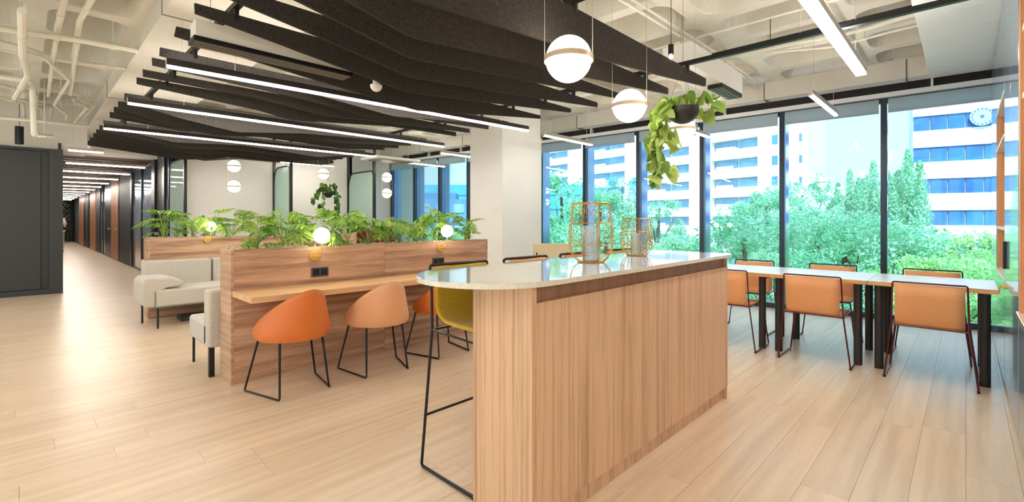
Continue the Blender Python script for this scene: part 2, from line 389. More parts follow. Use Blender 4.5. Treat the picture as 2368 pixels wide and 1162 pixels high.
# ------------------------------------------------------------------ facade (rotated 3.1 degrees), local x = out, y = along
FA = math.atan(.0547); FL = (8.04, 0, 0)
mull = [-.30, .79, 1.99, 3.17, 4.31, 5.45, 6.57, 7.68, 8.78, 9.85, 10.9, 11.95, 12.6]
ctop = 2.96
for i in range(len(mull)-1):
    a, b = mull[i]/math.cos(FA), mull[i+1]/math.cos(FA)
    w = ob('window_%d' % (i+1), None, None, FL, FA); w['kind'] = 'structure'
    part('frame', MB().box(-.04, .05, b-.035, b+.035, .0, ctop).box(-.04, .05, a+.035, b-.035, .0, .075).box(-.03, .05, a+.035, b-.035, ctop-.06, ctop), M['darkframe'], w, bevel=.003)
    part('fin', MB().box(.05, .30, b-.03, b+.03, .0, ctop), M['finframe'], w)
    part('pane', MB().box(.055, .065, a+.03, b-.03, .07, ctop-.05), M['glass'], w)
    bl = ob('roller_blind', None, None, FL, FA)
    tag(bl, 'white roller blind rolled up at the head of the %s window from the cabinet wall' % ORD[i], 'blind', 'roller blinds at the window heads')
    part('blind_fabric', MB().box(-.075, -.068, a+.05, b-.045, 2.77, ctop-.02), M['blind'], bl)
    part('bottom_bar', MB().box(-.082, -.062, a+.05, b-.045, 2.755, 2.782), M['blind'], bl, bevel=.003)
# window head: dark slot, rail, soffit and the beam in front of it
struct('trim_2', MB().box(-.10, .12, -.5, 12.9, ctop, 3.02), M['soffit'], loc=FL, rz=FA)
struct('trim_3', MB().box(-.02, .5, -.5, 12.9, 3.02, 3.7), M['darkroom'], loc=FL, rz=FA)
t4 = struct('trim_4', MB().box(-.36, -.10, -.5, 12.9, 3.12, 3.7), M['soffit'], loc=FL, rz=FA)
t5 = struct('trim_5', MB().box(-.385, -.35, -.5, 12.9, 3.105, CEIL+.02), M['ceil2'], loc=FL, rz=FA)
for y in (.55, 2.15, 3.75, 5.4, 7.0, 8.6, 10.2):
    part('joint', MB().box(-.39, -.10, y, y+.012, 3.10, CEIL), M['piping'], t5)
for y in [.3+1.24*k for k in range(10)]:
    part('bracket', MB().box(-.10, -.02, y, y+.025, 3.02, 3.12), M['whiteplastic'], t4)
struct('wall_facade', MB().box(.07, .4, -.6, 13, -.4, 0.0), M['bwhite2'], loc=FL, rz=FA)
# boarded end soffit by the cabinet wall
t6 = ob('trim_6', None); t6['kind'] = 'structure'
for k in range(6):
    part('board', MB().box(5.0+.45*k, 5.44+.45*k, -.26, .32, 3.10, 3.3), M['soffit'], t6, bevel=.004)
part('beam', MB().box(2.5, 5.0, -.26, .32, 3.22, 3.4), M['ceil2'], t6, bevel=.006)

# ------------------------------------------------------------------ walls
wl = struct('wall_left', MB().box(-5.2, -5, -4, 12.4, 0, .3).box(-5.2, -5, -4, 12.4, 3.0, 3.8).box(-5.2, -5, -4, -3.6, .3, 3).box(-5.2, -5, 11.6, 12.4, .3, 3)
            .box(-5.15, -5.05, 0, .1, .3, 3).box(-5.15, -5.05, 3.8, 3.9, .3, 3).box(-5.15, -5.05, 7.6, 7.7, .3, 3), M['paint'])
struct('wall_rear', MB().box(-5.2, 2.5, -4.2, -4, 0, 3.8).box(2.4, 2.6, -4, -.86, 0, 3.8), M['paint'])
struct('wall_right', MB().box(2.4, 8.6, -.95, -.86, 0, 3.8), M['paint'])
struct('column', MB().box(5.46, 6.46, 5.5, 6.3, 0, 2.8).box(5.475, 6.445, 5.515, 6.285, 2.8, CEIL+.1), M['paint'], bevel=.004)
struct('wall_booth', MB().box(2.16, 5.6, 10.9, 11.02, 0, CEIL+.1), M['paint'])
struct('wall_end', MB().box(5.45, 7.5, 12.0, 12.2, 0, CEIL+.1).box(5.48, 5.6, 10.9, 12.0, 0, CEIL+.1).box(7.3, 8.4, 12.2, 12.5, 0, 3.7).box(2.3, 5.6, 12.2, 12.4, 0, 3.7), M['paint'])

# booth partitions (glass with arched head)
def fin(idx, x, y0, y1, label, top=2.46):
    g = thing('glass_partition', label, 'partition', (x, 0, 0), 0, 'arched glass partitions of the booths')
    part('post', MB().box(-.025, .025, y0-.03, y0+.03, 0, CEIL), M['black'], g)
    part('post', MB().box(-.025, .025, y1-.03, y1+.03, 0, CEIL), M['black'], g)
    pts = [(y1-.04, top-.28), (y1-.06, top-.16), (y1-.12, top-.06), (y1-.22, top), (y0+.16, top), (y0+.07, top-.03), (y0+.03, top-.1)]
    part('head_rail', MB().tube([(0, a, b) for a, b in pts], .018, 6), M['black'], g)
    poly = [(y0+.03, .02), (y1-.04, .02)]+pts
    part('pane', MB().prism(poly, -.005, .005, 'YZ'), M['booth'], g)
fin(0, 2.12, 10.72, 12.1, 'tall arched greenish glass pane between the corridor and the white booth wall', 2.52)
fin(1, 3.78, 9.95, 10.88, 'arched glass partition between the wide white wall and the hanging ivy')
fin(2, 5.50, 9.66, 10.88, 'arched glass partition at the window end of the booths')

# ------------------------------------------------------------------ charcoal box and corridor
bx = struct('wall_dark_box', MB().box(-4.9, .42, 11.93, 41, 0, 2.62), M['char'])
part('frame', MB().box(.30, .48, 11.87, 11.96, 0, 2.62).box(-4.9, .30, 11.87, 11.96, 0, .09).box(-4.9, .30, 11.87, 11.96, 2.57, 2.62), M['char'], bx, bevel=.004)
part('side_panel', MB().box(.42, .46, 11.97, 41, 0, 2.75), M['char'], bx)
for k in range(3):
    part('panel', MB().box(-4.6+1.6*k+.01, -3.0+1.6*k-.01, 11.90, 11.93, .1, 2.56), M['char'], bx, bevel=.003)
struct('wall_corridor', MB().box(2.22, 2.32, 12.1, 41.2, 0, 3.6), M['darkroom'])
cc = struct('ceiling_corridor', MB().box(.42, 2.3, 13.7, 41.2, 2.80, 2.95).box(-5, .42, 12.6, 41.2, 2.8, 2.95), M['darkroom'])
for k in range(26):
    part('ceiling_slat', MB().box(.46, 2.2, 13.9+k*.55, 14.2+k*.55, 2.73, 2.80), M['browncell'], cc)
segs = [('glass', 13.99, 17.0), ('post', 13.6, 13.99), ('glassd', 12.2, 12.5), ('post', 12.5, 12.75), ('door', 12.75, 13.6), ('post', 17.0, 17.25), ('char', 17.25, 19.6), ('wood', 19.76, 21.5), ('post', 19.6, 19.76), ('post', 21.5, 23.4),
        ('glass', 23.45, 25.2), ('char', 25.2, 26.7), ('wood', 26.75, 29.2), ('glass', 29.2, 30.3), ('char', 30.3, 32.2), ('post', 32.2, 32.7), ('wood', 32.7, 35.5), ('glass', 35.8, 39.1), ('char', 39.1, 41)]
cw = ob('trim_7', None); cw['kind'] = 'structure'
for k, a, b in segs:
    mt = {'glass': 'film', 'glassd': 'film', 'post': 'black', 'char': 'char', 'wood': 'corrwood', 'door': 'char'}[k]
    nm = {'glass': 'glass_panel', 'glassd': 'glass_panel', 'post': 'post', 'char': 'dark_panel', 'wood': 'wood_panel', 'door': 'dark_panel'}[k]
    x = {'glass': 2.13, 'glassd': 2.13, 'post': 2.09, 'char': 2.10, 'wood': 2.08, 'door': 2.14}[k]
    mid = (a+b)/2
    if k == 'glass':
        part(nm, MB().box(x, x+.02, a+.04, mid-.03, .05, 2.7), M[mt], cw); part(nm, MB().box(x, x+.02, mid+.03, b-.04, .05, 2.7), M[mt], cw)
        part('glass_frame', MB().box(2.1, 2.18, a-.02, a+.04, 0, 2.8).box(2.1, 2.18, b-.04, b+.02, 0, 2.8).box(2.1, 2.18, mid-.03, mid+.03, 0, 2.8).box(2.1, 2.18, a, b, 0, .05).box(2.1, 2.18, a, b, 2.7, 2.8), M['black'], cw)
    else: part(nm, MB().box(x, 2.2, a, b, 0, 2.85), M[mt], cw, bevel=.01)
for y in (21.9, 20.1, 13.1):
    part('door_handle', MB().box(2.03, 2.09, y, y+.12, 1.0, 1.06), M['alu'], cw)
struct('wall_far', MB().box(.4, 2.4, 41.0, 41.3, 0, 3), M['char'])
gm = MB()
for k in range(900):
    x, z = R.uniform(.45, 1.95), R.uniform(.05, 2.7); s = R.uniform(.04, .09); a = R.uniform(0, PI); dx, dz = s*math.cos(a), s*math.sin(a)
    y = 40.95-R.uniform(0, .12)
    gm.add([(x-dx, y, z-dz), (x+dz*.5, y-.03, z-dx*.5), (x+dx, y, z+dz), (x-dz*.5, y-.03, z+dx*.5)], [(0, 1, 2, 3)])
gw = part('green_wall', MB().box(.45, 1.97, 40.93, 41.0, .02, 2.75), M['pot'], None); tag(gw, 'living wall of dark green foliage at the far end of the corridor', 'plant wall')
gl_ = part('moss', gm, M['greenwall'], gw); gl_['kind'] = 'stuff'

# ------------------------------------------------------------------ cabinet wall on the right (plane y=-.22)
YC = -.22
cab = thing('wall_cabinet', 'blue-grey lacquered cabinet with wood-lined open shelves next to the windows', 'cabinet', (0, 0, 0))
part('body', MB().box(5.40, 8.0, -.85, YC-.02, 0, .84).box(6.76, 8.0, -.85, YC-.02, .84, 3.1).box(5.40, 6.76, -.85, YC-.02, 2.37, 3.1).box(5.40, 6.76, -.85, -.62, .84, 2.37).box(5.40, 5.43, -.62, YC-.02, .84, 2.37), M['lacq'], cab)
part('door', MB().box(5.41, 6.75, YC-.02, YC, .02, .83), M['lacq'], cab, bevel=.002)
part('door', MB().box(5.41, 6.75, YC-.02, YC, 2.38, 3.09), M['lacq'], cab, bevel=.002)
part('side_cover', MB().box(6.77, 7.99, YC-.02, YC, .02, 3.09), M['lacq'], cab, bevel=.002)
part('lining', MB().box(5.44, 5.46, -.60, YC-.005, .86, 2.35).box(6.72, 6.74, -.60, YC-.005, .86, 2.35).box(5.46, 6.72, -.61, -.59, .86, 2.35), M['niche'], cab)
for z in (.84, 1.25, 2.0, 2.35):
    part('shelf', MB().box(5.44, 6.75, -.6, YC+.004, z, z+.022), M['whiteplastic'], cab, bevel=.002)
cab2 = thing('tall_cabinet', 'tall blue-grey lacquered cabinet with black vertical handle', 'cabinet')
part('body', MB().box(4.02, 5.39, -.85, YC-.02, 0, 3.1), M['lacq'], cab2)
for a, b in ((4.03, 4.70), (4.705, 5.385)):
    d = part('door', MB().box(a, b, YC-.02, YC, .06, 3.09), M['lacq'], cab2, bevel=.002)
    if b > 5: part('handle', MB().box(5.16, 5.20, YC, YC+.018, .96, 1.17), M['black'], d, bevel=.004)
part('lock', MB().lathe([(.018, 0), (.018, .016), (.008, .02), (.008, .03)], (5.22, YC, .82), 12, 'Y'), M['brass'], cab2)
ky = thing('key_bunch', 'small brass keys hanging from the cabinet lock above the table end', 'keys', (5.22, YC+.02, .82))
part('key', MB().tube([(0, .012, 0), (.005, .014, -.03), (.012, .016, -.055)], .004, 6), M['brass'], ky)
part('key_ring', MB().tube([(.014*math.cos(a), .02, -.014+.014*math.sin(a)) for a in [2*PI*k/12 for k in range(12)]], .0018, 5, True), M['brass'], ky)
cab3 = thing('kitchen_cabinet', 'blue-grey cabinet with large wood-lined niche above a white counter, nearest the camera', 'cabinet')
part('body', MB().box(2.6, 4.01, -.85, YC-.02, 0, .76).box(2.6, 4.01, -.85, YC-.02, 2.78, 3.1).box(2.6, 4.01, -.85, -.68, .76, 2.78), M['lacq'], cab3)
part('door', MB().box(2.61, 3.30, YC-.02, YC, .06, .74), M['lacq'], cab3, bevel=.002)
part('door', MB().box(3.31, 4.0, YC-.02, YC, .06, .74), M['lacq'], cab3, bevel=.002)
part('lining', MB().box(3.93, 4.0, -.67, YC-.002, .80, 2.78).box(2.62, 3.93, -.68, -.66, .80, 2.78).box(2.60, 2.66, -.67, YC-.002, .8, 2.78), M['niche'], cab3)
part('counter', MB().box(2.6, 4.01, -.67, YC+.012, .765, .80), M['quartz'], cab3, bevel=.003)
for z in (2.02, 2.40): part('shelf', MB().box(2.66, 3.93, -.66, YC-.01, z, z+.025), M['whiteplastic'], cab3, bevel=.002)

# ------------------------------------------------------------------ felt baffles
BA = [(1.77, [(.72, 2.55), (1.203, 2.313), (1.905, 2.366), (2.581, 2.409), (3.115, 2.451), (4.45, 2.594)]),
(2.17, [(.72, 2.57), (1.082, 2.402), (1.423, 2.331), (1.50, 2.328), (1.925, 2.37), (2.379, 2.414), (3.086, 2.468), (4.514, 2.607)]),
(2.60, [(.72, 2.56), (1.057, 2.51), (1.731, 2.385), (1.79, 2.386), (2.307, 2.433), (3.07, 2.497), (4.55, 2.62)]),
(3.01, [(.72, 2.60), (1.282, 2.522), (1.98, 2.413), (2.05, 2.411), (2.671, 2.459), (3.594, 2.535), (4.5, 2.616)]),
(3.40, [(.723, 2.6), (1.089, 2.56), (1.73, 2.478), (2.22, 2.416), (2.30, 2.416), (3.017, 2.481), (3.553, 2.531), (4.525, 2.62)]),
(3.9, [(.709, 2.592), (1.737, 2.495), (2.62, 2.42), (2.70, 2.416), (3.091, 2.455), (3.564, 2.518), (4.55, 2.625)]),
(4.46, [(.717, 2.597), (1.9, 2.53), (2.70, 2.46), (2.8, 2.458), (3.6, 2.53), (4.534, 2.605)]),
(4.79, [(.723, 2.6), (1.948, 2.548), (2.58, 2.492), (2.66, 2.49), (3.281, 2.565), (4.48, 2.60)]),
(5.22, [(.722, 2.6), (1.671, 2.58), (2.36, 2.507), (2.44, 2.507), (2.782, 2.54), (4.505, 2.61)]),
(5.55, [(.72, 2.6), (1.777, 2.53), (2.07, 2.483), (2.14, 2.481), (3.382, 2.59), (4.523, 2.605)]),
(6.33, [(.718, 2.58), (1.219, 2.47), (1.73, 2.398), (1.80, 2.396), (2.557, 2.483), (3.6, 2.53), (4.545, 2.6)]),
(6.80, [(.72, 2.58), (1.1, 2.48), (1.62, 2.40), (1.69, 2.40), (2.6, 2.49), (3.4, 2.50), (4.55, 2.6)]),
(7.17, [(.72, 2.58), (1.5, 2.48), (1.6, 2.48), (2.6, 2.54), (3.6, 2.52), (4.55, 2.6)]),
(7.55, [(.72, 2.59), (1.45, 2.53), (2.5, 2.57), (3.7, 2.54), (4.5, 2.6)]),
(8.25, [(.72, 2.58), (1.5, 2.46), (2.4, 2.52), (3.6, 2.45), (4.5, 2.58)]),
(8.70, [(.72, 2.58), (1.7, 2.44), (2.4, 2.50), (3.6, 2.45), (4.5, 2.58)]),
(9.15, [(.72, 2.58), (1.9, 2.42), (2.4, 2.49), (3.4, 2.44), (4.5, 2.58)]),
(9.55, [(.72, 2.58), (2.28, 2.40), (2.52, 2.47), (3.3, 2.46), (3.8, 2.58), (4.55, 2.6)]),
(10.1, [(.72, 2.58), (2.3, 2.43), (2.9, 2.52), (3.6, 2.53), (4.5, 2.53), (4.75, 2.6)]),
(10.5, [(.72, 2.58), (2.0, 2.46), (3.0, 2.56), (4.2, 2.56), (4.7, 2.6)])]
for i, (y, low) in enumerate(BA):
    x1 = low[-1][0]
    top = [(x1, 2.665), (.72, 2.66)]
    b = thing('felt_baffle', 'dark felt ceiling baffle with wavy lower edge, %s counting back from the bar' % ORD[i], 'baffle', (0, y, 0), 0, 'dark felt ceiling baffles')
    part('board', MB().prism(low+top, -.011, .011), M['felt'], b)
    for xx in (.95, 2.40, 4.06):
        part('hanger', MB().box(xx-.012, xx+.012, -.016, .016, 2.63, 2.716), M['black'], b)
for i, xx in enumerate((.95, 2.40, 4.06)):
    rl = thing('ceiling_rail', ['black rail above the left ends of the felt baffles', 'black rail above the middle of the felt baffles', 'black rail above the window ends of the baffles'][i], 'rail', (xx, 0, 0), 0, 'rails carrying the baffles')
    part('rail', MB().box(-.02, .02, -.17, 11.0, 2.70, 2.735), M['black'], rl)
    for y in range(0, 11, 2):
        part('drop_rod', MB().tube([(0, y+.9, 2.735), (0, y+.9, 3.12 if xx < 1.9 else CEIL+.33)], .0018, 4), M['alu'], rl)

# ------------------------------------------------------------------ linear lamps
def linear(x0, y0, x1, y1, z, label, group, w=.038, zc=CEIL+.33, h=.07, lit=True, up=True):
    L = math.hypot(x1-x0, y1-y0); a = math.atan2(y1-y0, x1-x0)
    t = thing('linear_pendant', label, 'ceiling light', (x0, y0, z), a, group)
    q = w/2; part('housing', MB().prism([(-q, .020), (q, .020), (q, h), (q-.004, h), (q-.004, h-.016), (-q+.004, h-.016), (-q+.004, h), (-q, h)], 0, L, 'YZ'), M['alu'] if group != 'linear lamps under the baffles' else M['blacktable'], t)
    part('diffuser', MB().box(.004, L-.004, -w/2+.002, w/2-.002, 0, .0205), M['lamp'] if lit else M['alu'], t)
    if up: part('added_uplight', MB().box(.004, L-.004, -w/2+.005, w/2-.005, h-.016, h-.014), M['uplamp'], t)
    part('end_cap', MB().box(-.004, 0, -w/2, w/2, 0, h), M['alu'], t); part('end_cap', MB().box(L, L+.004, -w/2, w/2, 0, h), M['alu'], t)
    for q in (.12, .88): part('suspension_wire', MB().tube([(L*q, 0, h), (L*q, 0, zc-z)], .0016, 4), M['alu'], t)
    return t
G1 = 'linear lamps under the baffles'
linear(.75, 4.40, 4.60, 4.15, 2.50, 'long glowing linear lamp under the baffles, nearest the bar', G1, zc=3.1)
linear(.72, 6.10, 4.68, 6.05, 2.505, 'long glowing linear lamp under the baffles, middle of the three', G1, zc=3.1)
linear(.70, 8.00, 4.50, 7.90, 2.505, 'long glowing linear lamp under the baffles, farthest of the three', G1, zc=3.1)
linear(2.80, 2.40, 4.66, 2.37, 2.555, 'unlit pale linear lamp behind the big globe pendant', 'linear lamps by the windows', lit=False)
G2 = 'linear lamps by the windows'
linear(2.7, .66, 5.09, .66, 2.60, 'large bright linear lamp at the top edge, nearest the cabinet wall', G2, w=.075)
for k, (x0, x1, y, l) in enumerate([(5.56, 6.87, 1.14, 'short linear lamp hanging in front of the windows by the cabinets'), (5.7, 7.3, 2.85, 'short linear lamp partly hidden behind the hanging plant'),
        (5.43, 6.70, 4.58, 'short linear lamp just right of the white column'), (5.5, 6.8, 7.2, 'short linear lamp just left of the white column'),
        (5.6, 6.95, 8.95, 'short linear lamp in front of the far windows'), (3.66, 4.8, 10.2, 'short linear lamp before the arched booth glass')]):
    linear(x0, y, x1, y, 2.6 if k < 5 else 2.53, l, G2)
G3 = 'linear lamps of the corridor'
for k in range(12):
    y = 13.3+2.2*k
    t = linear(.58, y, 1.87, y, 2.50, 'glowing linear lamp across the corridor ceiling, %s from the lounge' % ORD[k], G3, zc=2.8, up=False, w=.10)
linear(.50, 10.85, .95, 10.85, 2.50, 'short glowing linear lamp at the mouth of the corridor', G3, zc=3.38, up=False)
G4 = 'unseen fill lamps over the open floor'  # lamps out of view, added to fill the room with light
for k, (x, y) in enumerate([(-3.4, 1.2), (-3.4, 4.0), (-3.4, 7.2), (-3.4, 10.0), (-1.6, -2.6), (-4.4, -1.0)]):
    linear(x, y, x+2.8, y, 2.75, 'unseen fill lamp added over the open oak floor, %s of its row' % ORD[k], G4, w=.08, up=False)

# ------------------------------------------------------------------ air units, ceiling services
ac = thing('air_diffuser', 'white box air unit with black slot grille between the baffles', 'air vent', (.76, 3.56, 2.49))
part('housing', MB().box(0, 1.06, 0, .14, .03, .14), M['whiteplastic'], ac, bevel=.003)
part('grille_frame', MB().box(-.01, 1.07, -.01, .15, .0, .03), M['black'], ac)
for q in (.1, .96): part('drop_rod', MB().tube([(q, .07, .14), (q, .07, .63)], .003, 5), M['alu'], ac)
for k in range(3): part('slot', MB().box(.0, 1.06, .01+.045*k, .03+.045*k, -.006, .0), M['grille'], ac)
ac2 = thing('fan_coil_unit', 'pale grey fan coil unit hanging beyond the window ends of the baffles', 'air unit', (4.3, 1.92, 2.82))
part('housing', MB().box(.2, 1.65, 0, .30, .02, .26), M['whiteplastic'], ac2, bevel=.006)
for q in (.3, 1.5): part('drop_rod', MB().tube([(q, .15, .26), (q, .15, .84)], .006, 5), M['alu'], ac2)
part('louvre', MB().box(1.0, 1.64, .0, .16, -.025, .02), M['black'], ac2, bevel=.004)
for k in range(3): part('slat', MB().box(1.02, 1.62, .02+.045*k, .04+.045*k, -.03, -.025), M['grille'], ac2)
ac3 = thing('cassette_unit', 'small grey air unit past the far ends of the baffles', 'air unit', (4.6, 8.0, 2.52))
part('housing', MB().box(0, 1.0, 0, .6, 0, .05), M['soffit'], ac3, bevel=.01); part('grille', MB().box(.1, .9, .1, .5, -.012, 0), M['grille'], ac3)
for q in (.1, .9): part('drop_rod', MB().tube([(q, .3, .05), (q, .3, CEIL+.01-2.52)], .006, 5), M['alu'], ac3)
sd = thing('smoke_detector', 'white dome detector hanging under the baffles', 'detector', (2.0, 3.48, 2.43))
part('base', MB().lathe([(.028, .0), (.028, .05)], (0, 0, .01), 16), M['whiteplastic'], sd)
part('dome', MB().lathe([(.004, -.045), (.028, -.036), (.046, -.012), (.048, .01)], n=20), M['whiteplastic'], sd, smooth=True)
part('rod', MB().tube([(0, 0, .06), (0, 0, .3)], .006, 6), M['whiteplastic'], sd)
sp = thing('black_spotlight', 'black cylinder pendant above the charcoal wall', 'lamp', (-.07, 11.6, 2.63))
part('cylinder', MB().lathe([(.055, 0), (.055, .30)], n=18), M['black'], sp); part('cable', MB().tube([(0, 0, .3), (0, 0, CEIL-2.63)], .004, 5), M['black'], sp)
sp2 = thing('track_spotlight', 'tiny black spotlight with a glowing bulb above the hanging plant', 'lamp', (3.7, 1.75, 2.66))
part('cylinder', MB().lathe([(.022, .04), (.022, .12)], n=12), M['black'], sp2); part('bulb', MB().sphere((0, 0, .02), .018, 12, 8), M['smallglobe'], sp2); part('stem', MB().tube([(0, 0, .12), (0, 0, CEIL-2.66)], .003, 5), M['black'], sp2)
sp3 = thing('recessed_downlight', 'small round glowing downlight at the corner of the dark soffit', 'lamp', (2.25, 11.4, 2.60))
part('disc', MB().lathe([(.09, 0), (.09, .04)], n=18), M['smallglobe'], sp3); part('rim', MB().lathe([(.11, .01), (.11, .5)], n=18), M['black'], sp3)

def pipe(name, label, cat, pts, r, mat='pipe', group=None, closedsupports=True):
    t = thing(name, label, cat, (0, 0, 0), 0, group)
    P = []
    for i, p in enumerate(pts):   # soften the corners
        p = Vector(p)
        if 0 < i < len(pts)-1:
            a = (Vector(pts[i-1])-p); b = (Vector(pts[i+1])-p); k = min(.06, a.length*.3, b.length*.3)
            P += [p+a.normalized()*k, p+(a.normalized()+b.normalized())*k*.3, p+b.normalized()*k]
        else: P.append(p)
    part('tube', MB().tube(P, r, 8), M[mat], t, smooth=True)
    for i in range(len(pts)-1):
        a, b = Vector(pts[i]), Vector(pts[i+1]); m = (a+b)/2
        if abs((b-a).normalized().z) < .5 and (b-a).length > .3:
            part('clamp', MB().tube([m, (m.x, m.y, CEIL+.02)], .006, 5).tube([m-(b-a).normalized()*.02, m+(b-a).normalized()*.02], r*1.25, 8), M[mat], t)
    return t
GP = 'white pipes on the left ceiling'
PIP = [([(-2.5, 7.2, 3.12), (-.161, 6.391, 3.1), (.005, 6.362, 3.1), (.42, 6.24, 3.1), (.815, 6.2, 3.1)], .030, 'thick white pipe running across the left ceiling to the beam'),
([(-.35, 6.95, 3.13), (.0, 7.06, 3.13), (.221, 7.256, 3.12), (.45, 7.22, 3.12), (.815, 7.05, 3.1)], .022, 'white pipe with a shallow bend crossing to the beam'),
([(-2.2, 8.9, 3.1), (-.216, 8.566, 3.1), (.063, 8.536, 3.1), (.08, 8.6, 2.42), (.3, 10.4, 2.66)], .030, 'white pipe with a long vertical drop above the charcoal wall'),
([(.23, 3.8, 3.2), (.228, 5.378, 3.2), (.221, 6.431, 3.2)], .026, 'white pipe along the left ceiling from the top edge'),
([(.40, 3.7, 3.2), (.398, 5.203, 3.2), (.355, 5.961, 3.2), (.388, 7.4, 3.2)], .024, 'kinked white pipe beside the long beam'),
([(.005, 6.861, 3.03), (.13, 6.911, 3.03), (.371, 7.846, 3.03), (.295, 9.663, 3.03), (.467, 10.413, 3.03), (.496, 11.291, 3.03)], .018, 'thin zigzag white conduit on the left ceiling'),
([(.207, 6.302, 3.06), (.205, 7.061, 3.06), (.222, 9.2, 3.06)], .018, 'thin straight white conduit nearest the left edge pipes'),
([(.359, 6.274, 3.06), (.377, 7.086, 3.06), (.432, 8.9, 3.06)], .018, 'thin straight white conduit close to the long beam'),
([(.481, 9.218, 3.06), (.66, 9.668, 3.06), (.593, 11.5, 3.06)], .020, 'white conduit with one bend at the far end of the ceiling'),
([(.53, 9.218, 3.1), (.74, 9.668, 3.1), (.67, 11.5, 3.1)], .020, 'twin white conduit bending right beside the beam'),
([(-.017, 5.4, 3.0), (-.019, 6.897, 3.0), (.023, 7.777, 3.0), (-.1, 9.4, 3.0)], .030, 'thick white pipe dropping towards the left edge'),
([(-1.6, 9.3, 3.15), (-.3, 9.1, 3.12), (.1, 9.5, 3.12), (.15, 11.8, 3.12)], .026, 'white pipe curving towards the charcoal wall'),
([(-1.5, 9.9, 3.05), (-.25, 9.7, 3.05), (-.02, 10.0, 3.05), (.0, 11.8, 3.05)], .022, 'lower white pipe curving towards the charcoal wall'),
([(-1.5, 10.6, 3.18), (-.1, 10.4, 3.18), (.3, 10.7, 3.18), (.32, 11.9, 3.18)], .022, 'farthest curved white pipe over the charcoal wall'),
([(-1.9, 11.2, 2.95), (.2, 10.9, 2.95), (.78, 10.9, 2.95)], .03, 'thick white pipe crossing just before the corridor')]
for p, r, l in PIP: pipe('ceiling_pipe', l, 'pipe', p, r, group=GP)
# horizontal duct at the left edge
du = thing('air_duct', 'pale rectangular air duct along the left ceiling', 'duct', (0, 0, 0))
part('duct', MB().box(-.9, -.24, 4.6, 6.0, 2.98, 3.30), M['pipe'], du, bevel=.01)
for y in (4.7, 5.3, 5.9): part('flange', MB().box(-.92, -.22, y, y+.04, 2.96, 3.32), M['pipe'], du)
# conduits of the right ceiling
PR = [([(3.45, 2.2, 3.28), (5.0, 2.17, 3.28), (6.2, 2.15, 3.28), (7.5, 2.2, 3.28)], .014, 'thin conduit along a ceiling rib over the window ends of the baffles'),
([(3.45, 2.12, 3.28), (5.55, 2.09, 3.28), (7.4, 2.12, 3.28)], .012, 'second thin conduit on the same ceiling rib'),
([(3.2, .92, 3.27), (4.816, .904, 3.27), (7.3, .92, 3.27)], .022, 'pale conduit running towards the windows beside the bright lamp'),
([(5.6, -.1, 3.24), (5.83, .8, 3.24), (5.75, 1.4, 3.24), (5.7, 3.2, 3.24)], .022, 'bent pale conduit crossing the right ceiling'),
([(5.9, -.1, 3.2), (5.95, .5, 3.2), (6.05, 1.0, 3.2), (5.95, 1.6, 3.26)], .014, 'thin curved conduit beside the bent one'),
([(5.0, -.1, 3.29), (5.0, 3.6, 3.29)], .013, 'dark-edged conduit across the coffers')]
for p, r, l in PR: pipe('ceiling_conduit', l, 'conduit', p, r, group='conduits on the right ceiling')
tr = thing('lighting_track', 'black lighting track crossing the right ceiling towards the cabinets', 'track', (5.15, 0, 3.10))
part('rail', MB().box(-.010, .010, -.1, 4.6, .006, .03), M['black'], tr)
for y in (.3, 1.4, 2.5, 3.6, 4.5): part('drop_rod', MB().tube([(0, y, .03), (0, y, .24)], .004, 5), M['black'], tr)
jb = thing('junction_box', 'white junction box on the ceiling behind the fan coil unit', 'junction box', (6.75, 2.35, 3.05))
part('box', MB().box(0, .28, 0, .3, 0, .28), M['whiteplastic'], jb, bevel=.01); part('outlet', MB().lathe([(.05, 0), (.05, .06)], (.14, .15, -.06), 12), M['whiteplastic'], jb)

# ------------------------------------------------------------------ globe pendants
def globe(x, y, z, D, label, group, name='globe_pendant', zc=CEIL+.33, mat='globe', tilt=0, cables=2, ca=0):
    t = thing(name, label, 'pendant lamp', (x, y, z), ca, group)
    r = D/2
    part('globe', MB().sphere((0, 0, 0), r, 32, 18), M[mat], t, smooth=True)
    part('ring', MB().lathe([(r+.001, -.014), (r+.009, -.014), (r+.009, .014), (r+.001, .014)], n=40), M['ringm'], t, rot=(tilt, 0, 0), smooth=True)
    for s in ((-1, 1) if cables == 2 else (1,)):
        part('cable', MB().tube([(s*(r+.006), 0, 0), (s*(r+.006), 0, zc-z)], .0018, 5), M['alu'], t)
    part('canopy', MB().lathe([(.04, 0), (.04, .02)], (0, 0, zc-z-.02), 16), M['whiteplastic'], t)
    return t
GG = 'large globe pendants over the bar'
for k, (x, y, z, l) in enumerate([(2.06, 1.56, 2.21, 'big glowing globe pendant with brass ring, nearest over the bar'), (3.19, 1.84, 2.20, 'glowing globe pendant with brass ring beside the hanging plant'), (4.46, 2.0, 2.22, 'glowing globe pendant behind the black plant pot')]):
    globe(x, y, z, .25, l, GG, ca=math.radians(-46))
GB = 'small globe pendants before the booths'
for x, y, z, l in [(2.70, 9.8, 2.34, 'upper small white globe of the pair before the wide booth wall'), (2.70, 9.8, 1.96, 'lower small white globe of the pair before the wide booth wall'),
                   (4.37, 9.75, 2.31, 'small white globe hanging above the ivy pot'), (5.85, 9.7, 2.33, 'upper small white globe of the pair near the far windows'), (5.85, 9.7, 1.96, 'lower small white globe of the pair near the far windows')]:
    globe(x, y, z, .22, l, GB, name='small_globe_pendant', ca=math.radians(-46))

